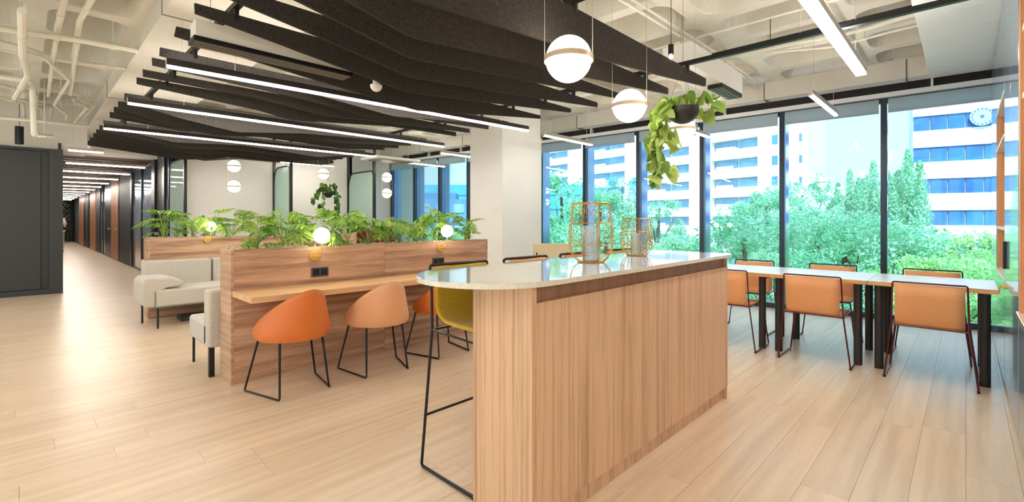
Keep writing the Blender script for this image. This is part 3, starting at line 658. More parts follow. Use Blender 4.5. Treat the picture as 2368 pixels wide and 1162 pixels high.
# ------------------------------------------------------------------ bar
bar = thing('bar_counter', 'long wooden bar with rounded white quartz top and vertical oak grain', 'bar', (0, 0, 0))
part('end_panel', MB().box(1.447, 1.475, 1.282, 1.65, 0, 1.056), M['barv'], bar, bevel=.001)
part('end_panel', MB().box(3.615, 3.64, 1.282, 1.65, .0, 1.056), M['barv'], bar, bevel=.001)
part('front_panel', MB().box(1.475, 3.64, 1.279, 1.30, .085, .985), M['barv'], bar, bevel=.001)
part('recessed_strip', MB().box(1.475, 3.62, 1.300, 1.33, .985, 1.056), M['barshade'], bar)
part('plinth', MB().box(1.46, 3.60, 1.300, 1.62, 0, .085), M['barv'], bar)
part('back_panel', MB().box(1.475, 3.62, 1.62, 1.65, 0, 1.056), M['barv'], bar)
out = []
x0, x1, y0, y1, r0 = 1.17, 3.70, 1.24, 1.955, .3575
for k in range(25): a = PI/2+PI*k/24; out.append((x0+r0+r0*math.cos(a), (y0+y1)/2+r0*math.sin(a)))
r1 = .10
for k in range(9): a = -PI/2+PI/2*k/8; out.append((x1-r1+r1*math.cos(a), y0+r1+r1*math.sin(a)))
for k in range(9): a = PI/2*k/8; out.append((x1-r1+r1*math.cos(a), y1-r1+r1*math.sin(a)))
part('quartz_top', MB().prism(out, 1.056, 1.080, 'XY'), M['quartz'], bar, bevel=.003, label='white speckled quartz slab')

# bar stools
def stool(x, y, mat, label):
    t = thing('bar_stool', label, 'bar stool', (x, y, 0), 0, 'bar stools along the bar')
    for sx_ in (0, .41):
        part('side_frame', MB().tube([(sx_, .0, 1.085), (sx_, -.015, .95), (sx_, -.02, .76), (sx_, .075, .02), (sx_, .065, .008), (sx_, -.37, .008), (sx_, -.375, .02), (sx_, -.415, .74), (sx_, -.02, .755)], .0075, 8), M['black'], t, smooth=True)
    part('back_rail', MB().tube([(0, 0, 1.085), (.012, 0, 1.092), (.398, 0, 1.092), (.41, 0, 1.085)], .0078, 8), M['black'], t, smooth=True)
    part('footrest', MB().tube([(0, .045, .288), (.41, .045, .288)], .007, 8), M['black'], t)
    part('footrest', MB().tube([(0, -.39, .30), (.41, -.39, .30)], .007, 8), M['black'], t)
    part('seat_rail', MB().tube([(0, -.02, .755), (.41, -.02, .755)], .006, 6), M['black'], t)
    for s in (.03, .38): part('foot', MB().lathe([(.011, 0), (.011, .016)], (0 if s < .1 else .41, -.35, 0), 10), M['black'], t)
    prof = [(.0, 1.075), (-.004, .98), (-.012, .88), (-.03, .80), (-.075, .765), (-.15, .757), (-.26, .758), (-.38, .752), (-.41, .735)]
    prof = [(a, b+.015) for a, b in prof]; mb = MB(); n = 15; vs = []
    for a, b in prof:
        for j in range(n):
            u = j/(n-1)*2-1; e = abs(u)**3*.03
            vs.append((.205+u*.188, a-e*(1 if b > .9 else .3), b+(e if b < .85 else 0)))
    fs = [(i*n+j, i*n+j+1, (i+1)*n+j+1, (i+1)*n+j) for i in range(len(prof)-1) for j in range(n-1)]
    mb.add(vs, fs); s = part('seat_shell', mb, mat, t, smooth=True)
    m = s.modifiers.new('thick', 'SOLIDIFY'); m.thickness = .022; m.offset = 0
    m = s.modifiers.new('round', 'SUBSURF'); m.levels = 1; m.render_levels = 1
    return t
stool(1.484, 2.035, M['mustard'], 'mustard felt bar stool at the rounded end of the bar')
stool(2.035, 2.035, M['sling'], 'orange bar stool in front of the white column')
stool(2.59, 2.035, M['orange'], 'orange bar stool behind the big wire lantern')
stool(3.14, 2.035, M['mustard'], 'mustard bar stool behind the small wire lantern')

# wire lanterns
def lantern(x, y, h, rm, label):
    t = thing('wire_lantern', label, 'lantern', (x, y, 1.080), R.uniform(0, 1), 'gold wire lanterns on the bar')
    prof = [(.52, .0), (.60, .015), (.80, .09), (.93, .19), (1.0, .34), (.985, .5), (.90, .72), (.86, .96), (.85, 1.0)]
    def rad(v):
        for (a, b), (c, d) in zip(prof, prof[1:]):
            if b <= v <= d: return rm*(a+(c-a)*(v-b)/(d-b))
        return rm*prof[-1][0]
    def ring(v, r=.0022): return MB().tube([(rad(v)*math.cos(a), rad(v)*math.sin(a), max(r, h*v)) for a in [2*PI*k/40 for k in range(40)]], r, 6, True)
    part('rim', ring(1.0, .0032), M['wire'], t, smooth=True); part('base_ring', ring(0.0, .0035), M['wire'], t, smooth=True)
    for v in (.66, .30, .015): part('hoop', ring(v), M['wire'], t, smooth=True)
    for k in range(8):
        a = PI/8+k*PI/4
        part('upright', MB().tube([(rad(v)*math.cos(a), rad(v)*math.sin(a), h*v+.002) for v in [j/16 for j in range(17)]], .0024, 6), M['wire'], t, smooth=True)
    mb = MB()
    for k in range(190):
        a, v = R.uniform(0, 2*PI), R.uniform(.03, .97); da, dv = R.uniform(-1, 1), R.uniform(-1, 1); P = []
        for q in range(9):
            P.append((rad(v)*math.cos(a)*.995, rad(v)*math.sin(a)*.995, h*v)); a += da*.11; v = min(.985, max(.015, v+dv*.05)); da += R.uniform(-.7, .7); dv += R.uniform(-.7, .7)
        mb.tube(P, .0007, 3)
    w = part('wire_mesh', mb, M['wire'], t); w['kind'] = 'stuff'
    gh, gr = h*.62, rm*.36
    part('glass_cylinder', MB().lathe([(gr, .004), (gr, gh), (gr-.003, gh), (gr-.003, .008)], n=32), M['clear'], t, smooth=True)
    part('base_disc', MB().lathe([(rm*.52, .0), (rm*.52, .004)], n=32), M['wire'], t)
    return t
lantern(2.36, 1.62, .352, .137, 'large gold wire lantern with a glass cylinder, standing on the bar')
lantern(3.01, 1.68, .262, .112, 'small gold wire lantern with a glass cylinder, farther along the bar')

# ------------------------------------------------------------------ planters with desk
def planter(x0, x1, y0, y1, h, seam, label, name):
    t = thing(name, label, 'planter', (0, 0, 0), 0, 'wooden planter dividers')
    part('front_panel', MB().box(x0+.022, seam-.001, y0, y0+.022, 0, h), M['planter'], t, bevel=.0012)
    part('front_panel', MB().box(seam+.001, x1-.022, y0, y0+.022, 0, h), M['planter'], t, bevel=.0012)
    part('back_panel', MB().box(x0+.022, x1-.022, y1-.022, y1, 0, h), M['planter'], t, bevel=.0012)
    part('end_panel', MB().box(x0, x0+.022, y0, y1, 0, h), M['planter_end'], t, bevel=.0012)
    part('end_panel', MB().box(x1-.022, x1, y0-.004, y1, 0, h+.003), M['planter_end'], t, bevel=.0012)
    part('trough', MB().box(x0+.02, x1-.02, y0+.02, y1-.02, h-.12, h-.022), M['soil'], t)
    mb = MB()
    for k in range(int((x1-x0)*330)):
        x, y = R.uniform(x0+.03, x1-.03), R.uniform(y0+.03, y1-.03); r = R.uniform(.007, .013); z = h-.018+R.uniform(0, .022)
        mb.lathe([(r*.5, -r*.6), (r, 0), (r*.5, r*.6)], (x, y, z), 5)
    g = part('white_gravel', mb, M['pebble'], t); g['kind'] = 'stuff'
    return t
planter(1.15, 3.97, 4.256, 4.556, 1.092, 2.54, 'long walnut planter divider with desk, globe sconces and sockets, nearer the bar', 'planter_divider')
planter(1.145, 4.15, 7.90, 8.20, 1.092, 2.6, 'walnut planter divider behind the grey sofa', 'planter_divider')
dk = thing('wall_desk', 'light oak desk shelf fixed to the front of the nearer planter', 'desk', (0, 0, 0))
part('desktop', MB().box(1.16, 3.95, 3.79, 4.254, .712, .758), M['desk'], dk, bevel=.0015)
for x in (1.9, 3.0): part('bracket', MB().box(x, x+.03, 3.95, 4.25, .69, .712), M['black'], dk)
dk2 = thing('wall_desk', 'wooden desk shelf on the far side of the farther planter', 'desk', (0, 0, 0))
part('desktop', MB().box(1.17, 4.0, 8.202, 8.65, .712, .758), M['desk'], dk2, bevel=.0015); part('bracket', MB().box(1.9, 1.93, 8.21, 8.5, .69, .712), M['black'], dk2)

def sconce(x, z, yw, D, label):
    t = thing('globe_sconce', label, 'wall lamp', (x, yw, z), 0, 'brass globe sconces')
    part('wall_plate', MB().lathe([(.046, 0), (.046, -.012), (.041, -.018)], (-.02, 0, -.19), 24, 'Y'), M['brass'], t, smooth=True)
    part('arm', MB().tube([(-.02, -.02, -.19), (-.02, -.085, -.19), (-.01, -.10, -.188), (0, -.10, -.175), (0, -.10, -D/2)], .006, 8), M['brass'], t, smooth=True)
    part('knob', MB().sphere((-.02, -.03, -.19), .008, 12, 8), M['brass'], t, smooth=True)
    part('globe', MB().sphere((0, -.10, 0), D/2, 26, 16), M['smallglobe'], t, smooth=True)
sconce(1.845, 1.195, 4.254, .142, 'glowing globe sconce on a brass arm above the nearer socket')
sconce(3.262, 1.21, 4.254, .135, 'glowing globe sconce on a brass arm above the farther socket')
sconce(1.85, 1.24, 7.898, .14, 'glowing globe sconce glimpsed between plants of the farther planter')
def socket(x, z, label):
    t = thing('power_socket', label, 'socket', (x, 4.2545, z), 0, 'double black sockets')
    part('plate', MB().box(-.078, .078, -.012, 0, -.042, .042), plain('socket_frame', (74, 76, 80), .4, .3), t, bevel=.003)
    for s in (-.036, .036):
        part('insert', MB().box(s-.028, s+.028, -.015, -.012, -.029, .029), M['black'], t, bevel=.002)
        part('hole', MB().lathe([(.019, -.0155), (.019, -.0165)], (s, 0, 0), 18, 'Y'), plain('socket_hole', (8, 8, 8), .6), t)
socket(1.872, .858, 'black double power socket on the planter, left one above the first chairs')
socket(3.215, .868, 'black double power socket on the planter near the column')

# shell chairs
def shell_chair(x, y, rz, mat, label):
    t = thing('shell_chair', label, 'chair', (x, y, 0), rz, 'shell chairs at the desk')
    mb = MB(); nA, nV = 40, 9; vs = []
    def r_at(a, v): # a from back (0) both ways
        c, s = math.cos(a), math.sin(a)
        if c > 0: return .275*s, -.275*c
        return .275*math.copysign(abs(s)**.5, s), -.215*math.copysign(abs(c)**.75, c)
    H = []
    for i in range(nA):
        X, Y = r_at(2*PI*i/nA, 0); k = (.215-Y)/.49
        H.append(.010+.378*(k**1.08))
    for j in range(nV+1):
        v = j/nV
        for i in range(nA):
            a = 2*PI*i/nA; X, Y = r_at(a, v); h = H[i]*v
            fl = .93+.07*min(1, (h/.04))**.6 if h > 0 else .93
            top = 1-.36*(h/.39)**1.15
            lean = -.05*(h/.39)**1.1*max(0, math.cos(a))
            vs.append((X*fl*top, Y*fl+lean+.0, .425+h))
    fs = [(j*nA+i, j*nA+(i+1) % nA, (j+1)*nA+(i+1) % nA, (j+1)*nA+i) for j in range(nV) for i in range(nA)]
    # seat rings to the centre
    base = len(vs)
    for q, zz in ((.6, .415), (.3, .412)):
        for i in range(nA): vs.append((vs[i][0]*q, vs[i][1]*q, zz))
    fs += [(i, (i+1) % nA, base+(i+1) % nA, base+i) for i in range(nA)]
    fs += [(base+i, base+(i+1) % nA, base+nA+(i+1) % nA, base+nA+i) for i in range(nA)]
    fs.append(tuple(base+nA+i for i in range(nA)))
    mb.add(vs, fs); s = part('seat_shell', mb, mat, t, smooth=True)
    m = s.modifiers.new('thick', 'SOLIDIFY'); m.thickness = .010; m.offset = 0
    for sx_ in (-1, 1):
        part('sled_leg', MB().tube([(sx_*.13, -.08, .408), (sx_*.165, -.14, .405), (sx_*.19, -.20, .02), (sx_*.195, -.20, .008), (sx_*.28, .21, .008), (sx_*.28, .21, .02), (sx_*.205, .15, .40), (sx_*.13, .10, .408)], .0075, 8), M['black'], t, smooth=True)
    for q in (.08, -.08): part('cross_bar', MB().tube([(-.13, q, .405), (.13, q, .405)], .007, 6), M['black'], t)
    return t
shell_chair(1.475, 3.83, math.radians(3), M['orange'], 'orange shell chair at the desk, nearest the camera')
shell_chair(2.20, 3.80, math.radians(-6), M['peach'], 'peach shell chair at the desk')
shell_chair(2.93, 3.83, math.radians(2), M['orange'], 'orange shell chair at the desk behind the mustard stool')

# ------------------------------------------------------------------ sofas
def rbox(x0, x1, y0, y1, z0, z1): return MB().box(x0, x1, y0, y1, z0, z1)
sofa = thing('sofa', 'light grey sofa with a plump left arm, facing the near planter', 'sofa', (0, 0, 0))
part('seat_base', rbox(1.10, 3.0, 7.10, 7.72, .255, .475), M['fabric'], sofa, bevel=.03, smooth=True)
part('piping', MB().tube([(1.12, 7.098, .262), (3.0, 7.098, .262)], .006, 6).tube([(1.10, 7.10, .27), (1.10, 7.10, .46)], .004, 6), M['piping'], sofa)
for a, b in ((1.06, 1.83), (1.85, 3.0)):
    part('back_cushion', rbox(a, b, 7.66, 7.85, .40, .795), M['fabric'], sofa, bevel=.025, smooth=True)
arm = MB().prism([(1.36, .50), (1.40, .53), (1.39, .57), (1.25, .62), (1.02, .62), (.97, .58), (.965, .40), (1.0, .27), (1.12, .26), (1.14, .44), (1.22, .49)], 7.12, 7.72)
part('arm', arm, M['fabric'], sofa, bevel=.028, smooth=True)
for x, y in ((1.13, 7.13), (1.05, 7.66), (2.9, 7.13), (2.9, 7.66)): part('leg', MB().tube([(x, y, .26), (x, y, 0)], .012, 8), M['black'], sofa)
pb = part('floor_box', MB().box(1.42, 1.95, 7.40, 7.66, 0, .06), M['char'], None, bevel=.004); tag(pb, 'flat dark power box on the floor under the sofa', 'floor box')
bench = thing('bench_seat', 'light grey bench seat backing onto the near planter', 'bench', (0, 0, 0))
part('seat_base', rbox(1.07, 3.2, 4.66, 5.26, .245, .445), M['fabric'], bench, bevel=.025, smooth=True)
part('backrest', rbox(1.07, 3.2, 4.575, 4.74, .25, .735), M['fabric'], bench, bevel=.022, smooth=True)
for x, y in ((1.10, 5.22), (3.1, 5.22)): part('leg', MB().tube([(x, y, .25), (x, y, 0)], .011, 8), M['black'], bench)
for x in (1.10, 3.1): part('leg', MB().box(x-.02, x+.02, 4.60, 4.64, 0, .25), M['black'], bench)

# ------------------------------------------------------------------ maroon armchair, cream chair
ac4 = thing('lounge_chair', 'maroon high-backed lounge chair behind the planters', 'armchair', (4.75, 8.3, 0), math.radians(150))
part('seat', rbox(-.35, .35, -.35, .3, .22, .45), M['maroon'], ac4, bevel=.05, smooth=True)
part('backrest', MB().prism([(-.38, .3), (.38, .3), (.36, 1.05), (.28, 1.2), (-.28, 1.2), (-.36, 1.05)], .26, .42), M['maroon'], ac4, bevel=.05, smooth=True)
for s in (-1, 1): part('arm', rbox(s*.38-.05, s*.38+.05, -.3, .35, .25, .62), M['maroon'], ac4, bevel=.04, smooth=True)
for a, b in ((-.28, -.28), (.28, -.28), (-.28, .3), (.28, .3)): part('leg', MB().tube([(a, b, .24), (a*1.1, b*1.1, 0)], .012, 8), M['black'], ac4)
cc_ = thing('cream_chair', 'cream board-backed chair between column and lantern', 'chair', (4.75, 3.85, 0), math.radians(-46))
part('seat', rbox(-.24, .24, -.24, .22, .42, .46), M['cream'], cc_, bevel=.015)
part('backrest', rbox(-.25, .25, .20, .225, .55, 1.02), M['cream'], cc_, bevel=.01)
for a, b in ((-.2, -.2), (.2, -.2), (-.2, .2), (.2, .2)): part('leg', MB().tube([(a, b, .42), (a*1.1, b*1.1, 0)], .01, 8), M['black'], cc_)
for s in (-.2, .2): part('back_post', MB().tube([(s, .195, .44), (s, .195, .9)], .009, 6), M['black'], cc_)

# ------------------------------------------------------------------ tables and sling chairs
for k, (a, b, l) in enumerate([(-.185, .638, 'white table of the window row, against the cabinet wall'), (.642, 1.448, 'white table in the middle of the window row'), (1.452, 2.27, 'white table of the window row half hidden by the bar')]):
    t = thing('work_table', l, 'table', (0, 0, 0), 0, 'white tables in a row by the windows')
    part('tabletop', MB().box(5.275, 6.10, a, b, .750, .785), [M['table']], t, bevel=.0015)
    part('edge_band', MB().box(5.268, 5.275, a, b, .748, .784), M['tableedge'], t); part('edge_band', MB().box(6.10, 6.107, a, b, .748, .784), M['tableedge'], t)
    part('apron', MB().box(5.33, 6.05, a+.06, a+.09, .715, .750), M['blacktable'], t); part('apron', MB().box(5.33, 6.05, b-.09, b-.06, .715, .750), M['blacktable'], t)
    for x in (5.34, 6.03):
        for y in (a+.075, b-.075): part('leg', MB().lathe([(.034, .0), (.034, .75)], (x, y, 0), 20), M['blacktable'], t, smooth=True)
def sling_chair(x, y, rz, label):
    """local: sits facing +x"""
    t = thing('sling_chair', label, 'chair', (x, y, 0), rz, 'orange sling chairs at the window tables')
    for s in (-1, 1):
        yb, yt = .285, .225
        part('side_frame', MB().tube([(-.06, s*yt, .815), (-.03, s*.235, .48), (-.0, s*yb, .02), (.01, s*yb, .009), (.43, s*yb, .009), (.44, s*yb, .02), (.40, s*.235, .455), (.38, s*.23, .468), (-.02, s*.232, .455)], .0065, 8), M['maroonwire'], t, smooth=True)
        part('foot', MB().lathe([(.010, 0), (.010, .018)], (.005, s*yb, 0), 8), M['black'], t)
    part('back_rail', MB().tube([(-.06, -.225, .815), (-.061, -.215, .822), (-.061, .215, .822), (-.06, .225, .815)], .0068, 8), M['maroonwire'], t, smooth=True)
    part('seat_rail', MB().tube([(.39, -.232, .465), (.39, .232, .465)], .0065, 6), M['maroonwire'], t); part('seat_rail', MB().tube([(-.03, -.235, .462), (-.03, .235, .462)], .0065, 6), M['maroonwire'], t)
    prof = [(-.058, .805), (-.05, .70), (-.042, .60), (-.035, .52), (-.02, .482), (.02, .466), (.15, .458), (.28, .46), (.385, .468)]
    n = 7; vs = [(a, (j/(n-1)*2-1)*.212, b) for a, b in prof for j in range(n)]
    mb = MB(); mb.add(vs, [(i*n+j, i*n+j+1, (i+1)*n+j+1, (i+1)*n+j) for i in range(len(prof)-1) for j in range(n-1)])
    q = part('sling_seat', mb, M['sling'], t, smooth=True); m = q.modifiers.new('thick', 'SOLIDIFY'); m.thickness = .012; m.offset = 0
    return t
sling_chair(5.07, .215, 0, 'orange sling chair on the near side of the tables, closest to the cabinets')
sling_chair(5.07, 1.02, 0, 'orange sling chair on the near side of the tables, middle one')
sling_chair(5.07, 1.80, 0, 'orange sling chair on the near side, cut off by the bar end')
sling_chair(6.36, .25, PI, 'orange sling chair on the window side, closest to the cabinets')
sling_chair(6.36, 1.10, PI, 'orange sling chair on the window side, middle one')
sling_chair(6.36, 1.93, PI, 'orange sling chair on the window side, nearest the bar end')

# ------------------------------------------------------------------ plants
def lobed_leaf(L, rr):
    n = 6; mb = MB(); vs = []; fs = []
    def zc(s): return -.28*L*(s**2)+.06*L*s
    vs.append((0, 0, 0)); spine = [0]
    for i in range(1, n+1): s = i/n; spine.append(len(vs)); vs.append((0, L*s, zc(s)))
    for side in (-1, 1):
        for i in range(n):
            s0, s1 = i/n, (i+1)/n; w = L*(.52*math.sin(PI*(.22+.70*((i+.5)/n))))*rr.uniform(.85, 1.1)
            a, b = spine[i], spine[i+1]
            mid = (s0+s1)/2; tip = len(vs)
            vs.append((side*w, L*(mid+.16), zc(mid)-.22*w-.02*L)); q = len(vs)
            vs.append((side*w*.6, L*(s0+.075), zc(s0)-.10*w)); vs.append((side*w*.62, L*(s1+.03), zc(s1)-.10*w))
            vs.append((side*w*.22, L*(s0+.02), zc(s0)+.01)); vs.append((side*w*.22, L*(s1-.02), zc(s1)+.01))
            fs += [(a, q+2, q+3, b), (q+2, q, q+1, q+3), (q, tip, q+1)]
    mb.add(vs, fs); return mb
LM = [mesh('lobed_leaf', lobed_leaf(.17*k, R), M['leaf'], True) for k in (1, .85, 1.15, .95)]
def philodendron(x, y, z, s, label, group, nl=9):
    nl += 1
    t = thing('philodendron', label, 'plant', (x, y, z), R.uniform(0, 6), group)
    for k in range(nl):
        a = 2*PI*k/nl+R.uniform(-.3, .3); low = (k % 3 == 2)
        h = s*(R.uniform(.15, .30) if not low else R.uniform(.06, .14)); r = s*(R.uniform(.03, .10) if not low else R.uniform(.06, .10))
        tip = Vector((r*math.cos(a), r*math.sin(a), h))
        part('petiole', MB().tube([(0, 0, -.03), (tip.x*.35, tip.y*.35, h*.5), tip], .0045, 5, r2=.003), M['stem'], t)
        lf = ob('leaf', LM[R.randrange(4)], t, tip); sc = s*(R.uniform(.95, 1.3) if not low else .75)
        lf.scale = (sc, sc, sc); lf.rotation_euler = (math.radians(R.uniform(-35, 40)), math.radians(R.uniform(-20, 20)), a-PI/2+R.uniform(-.3, .3))
GA, GBk = 'philodendrons in the near planter', 'philodendrons in the far planter'
xs1 = [1.391, 1.606, 1.825, 2.023, 2.22, 2.431, 2.63, 2.814, 3.008, 3.274, 3.494, 3.72]
for k, x in enumerate(xs1):
    philodendron(x, 4.40+R.uniform(-.03, .03), 1.065, R.choice([1.0, 1.1, .9]) if k not in (1,) else 1.25, 'green lobed philodendron in the near planter, %s from its left end' % ORD[k], GA, 9)
for k, x in enumerate([1.34, 1.50, 1.69, 1.95, 2.2, 2.5, 2.85, 3.2, 3.6, 3.95]):
    philodendron(x, 8.05+R.uniform(-.03, .03), 1.065, R.choice([1.15, 1.25, 1.35]), 'green lobed philodendron in the far planter, %s from its left end' % ORD[k], GBk, 8)

def heart_leaf(L, fold=.12):
    mb = MB(); o = [(0, 0), (.18, -.10), (.40, -.04), (.50, .18), (.42, .45), (.22, .78), (0, 1.0)]
    vs = [(0, y*L, -.12*L*(y*y)) for y in (0, .33, .66, 1.0)]; 
    R_ = [(x*L, y*L, fold*x*L-.12*L*y*y) for x, y in o[1:-1]]; L_ = [(-a, b, c) for a, b, c in R_]
    vs += R_+L_; r, l = 4, 9
    fs = [(0, r, r+1), (0, r+1, r+2, 1), (1, r+2, r+3, 2), (2, r+3, r+4), (2, r+4, 3), (0, l+1, l), (0, 1, l+2, l+1), (1, 2, l+3, l+2), (2, l+4, l+3), (2, 3, l+4)]
    mb.add(vs, fs); return mb
HL = mesh('heart_leaf', heart_leaf(.085), M['pothos'], True); HL2 = mesh('ivy_leaf', heart_leaf(.075), M['ivy'], True)
def hanging(x, y, z, rp, label, strands, leafme, cz, potname='pot', ls=1.0, wires=1):
    t = thing('hanging_plant', label, 'hanging plant', (x, y, z), 0)
    part('pot', MB().lathe([(rp*math.sin(PI/2*k/8)+.002, -rp*math.cos(PI/2*k/8)) for k in range(9)]+[(rp-.006, 0), (rp-.012, -.02)], n=32), M['pot'], t, smooth=True)
    part('soil', MB().lathe([(rp-.012, -.03), (rp-.012, -.02)], n=24), M['soil'], t)
    for k in range(3):
        a = 2*PI*k/3; part('hanger_wire', MB().tube([(rp*.98*math.cos(a), rp*.98*math.sin(a), 0), (0, 0, .32)], .0012, 4), M['black'], t)
    part('cable', MB().tube([(0, 0, .32), (0, 0, cz-z)], .0015, 4), M['black'], t)
    for st, nl in strands:
        nl = int(nl*1.45)
        P = [Vector(p) for p in st]
        part('vine', MB().tube(P, .0022, 5), M['stem'], t, smooth=True)
        tot = sum((b-a).length for a, b in zip(P, P[1:]))
        for q in range(nl):
            d = tot*(q+.5)/nl; i = 0
            while i < len(P)-2 and d > (P[i+1]-P[i]).length: d -= (P[i+1]-P[i]).length; i += 1
            p = P[i].lerp(P[i+1], min(1, d/max(1e-6, (P[i+1]-P[i]).length)))
            lf = ob('leaf', leafme, t, p+Vector((R.uniform(-.02, .02), R.uniform(-.02, .02), R.uniform(-.01, .02))))
            s = ls*R.uniform(.7, 1.25); lf.scale = (s, s, s)
            lf.rotation_euler = (math.radians(R.uniform(-110, -20)), math.radians(R.uniform(-40, 40)), R.uniform(0, 2*PI))
    return t
# local axes seen from the camera: right = (rgt.x, rgt.y)
def sv(pts): return [(rgt.x*a+fwd.x*c, rgt.y*a+fwd.y*c, b) for a, b, c in pts]
ST = [(sv([(0, 0, 0), (-.08, .05, -.03), (-.15, .0, -.05), (-.20, -.10, -.05), (-.23, -.25, -.03), (-.235, -.40, -.02), (-.225, -.50, 0), (-.21, -.60, 0)]), 26),
      (sv([(0, 0, 0), (-.07, .07, .03), (-.14, .06, .02), (-.19, -.04, 0), (-.21, -.18, .02), (-.25, -.32, .02)]), 20),
      (sv([(0, 0, 0), (-.05, .06, -.06), (-.13, .02, -.08), (-.17, -.1, -.08), (-.19, -.28, -.06), (-.20, -.45, -.05)]), 18),
      (sv([(0, 0, 0), (.07, .07, -.02), (.15, .07, -.03), (.21, .10, -.02), (.26, .06, 0), (.24, -.03, 0)]), 12),
      (sv([(0, 0, 0), (.08, .04, .05), (.16, .0, .06), (.20, -.07, .04)]), 7),
      (sv([(0, 0, 0), (.03, .05, .1), (-.02, .0, .14), (-.05, -.14, .14), (-.03, -.25, .12), (-.02, -.34, .12)]), 6),
      (sv([(-.22, -.45, 0), (-.15, -.42, -.02), (-.10, -.46, -.02), (-.12, -.52, -.02)]), 6),
      (sv([(-.16, -.15, 0), (-.08, -.22, .02), (-.04, -.32, .02)]), 5),
      (sv([(0, .0, 0), (-.02, .06, -.05), (.04, .08, -.06)]), 5)]
hanging(3.50, 1.56, 2.19, .122, 'black bowl hanging over the bar with long trailing variegated vines', ST, HL, CEIL+.33, ls=1.12)
ST2 = [(sv([(0, 0, 0), (.08, .06, 0), (.16, -.02, 0), (.19, -.2, 0), (.18, -.38, 0), (.17, -.5, 0)]), 24), (sv([(0, 0, 0), (-.1, .12, 0), (-.2, .06, 0), (-.28, -.08, 0), (-.32, -.18, 0)]), 16),
       (sv([(0, 0, 0), (.02, .1, -.1), (-.04, .0, -.14), (-.06, -.2, -.14), (-.05, -.32, -.12)]), 12), (sv([(0, 0, 0), (.05, .16, 0), (.12, .18, 0), (.17, .02, 0)]), 12), (sv([(0, 0, 0), (-.05, .16, 0), (-.12, .2, 0), (-.17, .06, 0)]), 12)]
hanging(4.15, 9.05, 1.86, .09, 'small black pot of dark ivy hanging before the booths', ST2, HL2, CEIL, ls=1.2)

# ------------------------------------------------------------------ a person far down the corridor
pd = thing('person', 'person in a white shirt and pale trousers standing at the far end of the corridor', 'person', (0.98, 27.5, 0), math.radians(200))
def skinned(name, joints, edges, mat, parent, lv=2):
    me = bpy.data.meshes.new(name); me.from_pydata([j[0] for j in joints], edges, []); me.materials.append(mat)
    o = ob(name, me, parent); sk = o.modifiers.new('skin', 'SKIN')
    for i, j in enumerate(joints): me.skin_vertices[0].data[i].radius = (j[1], j[1]*(j[2] if len(j) > 2 else 1)); me.skin_vertices[0].data[i].use_root = (i == 0)
    s = o.modifiers.new('sub', 'SUBSURF'); s.levels = lv; s.render_levels = lv; sk.use_smooth_shade = True; return o
J = [((0, 0, .92), .13, .8), ((0, 0, 1.12), .12, .8), ((0, 0, 1.32), .15, .7), ((0, 0, 1.43), .07), ((0, .01, 1.49), .05), ((0, .015, 1.57), .082), ((0, .015, 1.66), .075),
     ((.17, 0, 1.38), .055), ((.22, -.02, 1.12), .042), ((.15, .18, 1.0), .032), ((-.17, 0, 1.38), .055), ((-.22, -.02, 1.12), .042), ((-.12, .18, 1.05), .032),
     ((.09, 0, .82), .095), ((.10, .01, .47), .06), ((.10, -.01, .09), .042), ((.11, .13, .04), .035), ((-.09, 0, .82), .095), ((-.10, .01, .47), .06), ((-.10, -.01, .09), .042), ((-.11, .13, .04), .035)]
E_ = [(0, 1), (1, 2), (2, 3), (3, 4), (4, 5), (5, 6), (2, 7), (7, 8), (8, 9), (2, 10), (10, 11), (11, 12), (0, 13), (13, 14), (14, 15), (15, 16), (0, 17), (17, 18), (18, 19), (19, 20)]
body = skinned('body', J, E_, M['skin'], pd)
skinned('shirt', [((0, 0, .93), .155, .85), ((0, 0, 1.12), .145, .85), ((0, 0, 1.32), .17, .75), ((0, 0, 1.41), .08), ((.17, 0, 1.38), .07), ((.225, -.02, 1.14), .058), ((-.17, 0, 1.38), .07), ((-.225, -.02, 1.14), .058)], [(0, 1), (1, 2), (2, 3), (2, 4), (4, 5), (2, 6), (6, 7)], M['cloth'], pd)
skinned('trousers', [((0, 0, .95), .15, .85), ((.09, 0, .82), .11), ((.10, .01, .47), .08), ((.10, -.01, .10), .065), ((-.09, 0, .82), .11), ((-.10, .01, .47), .08), ((-.10, -.01, .10), .065)], [(0, 1), (1, 2), (2, 3), (0, 4), (4, 5), (5, 6)], M['trouser'], pd)
part('hair', MB().sphere((0, -.015, 1.665), .095, 16, 10), M['hair'], pd, smooth=True)

# ------------------------------------------------------------------ OUTSIDE
gd = struct('ground', MB().box(9, 220, -90, 220, -9.2, -9), M['ground'])
# apartment block
A0 = Vector((74.2, 25.0)); ad = Vector((.172, .985)); ang = math.atan2(ad.y, ad.x)
ap = thing('apartment_building', 'white apartment block with long balcony bands beyond the trees', 'building', (A0.x, A0.y, 0), ang)
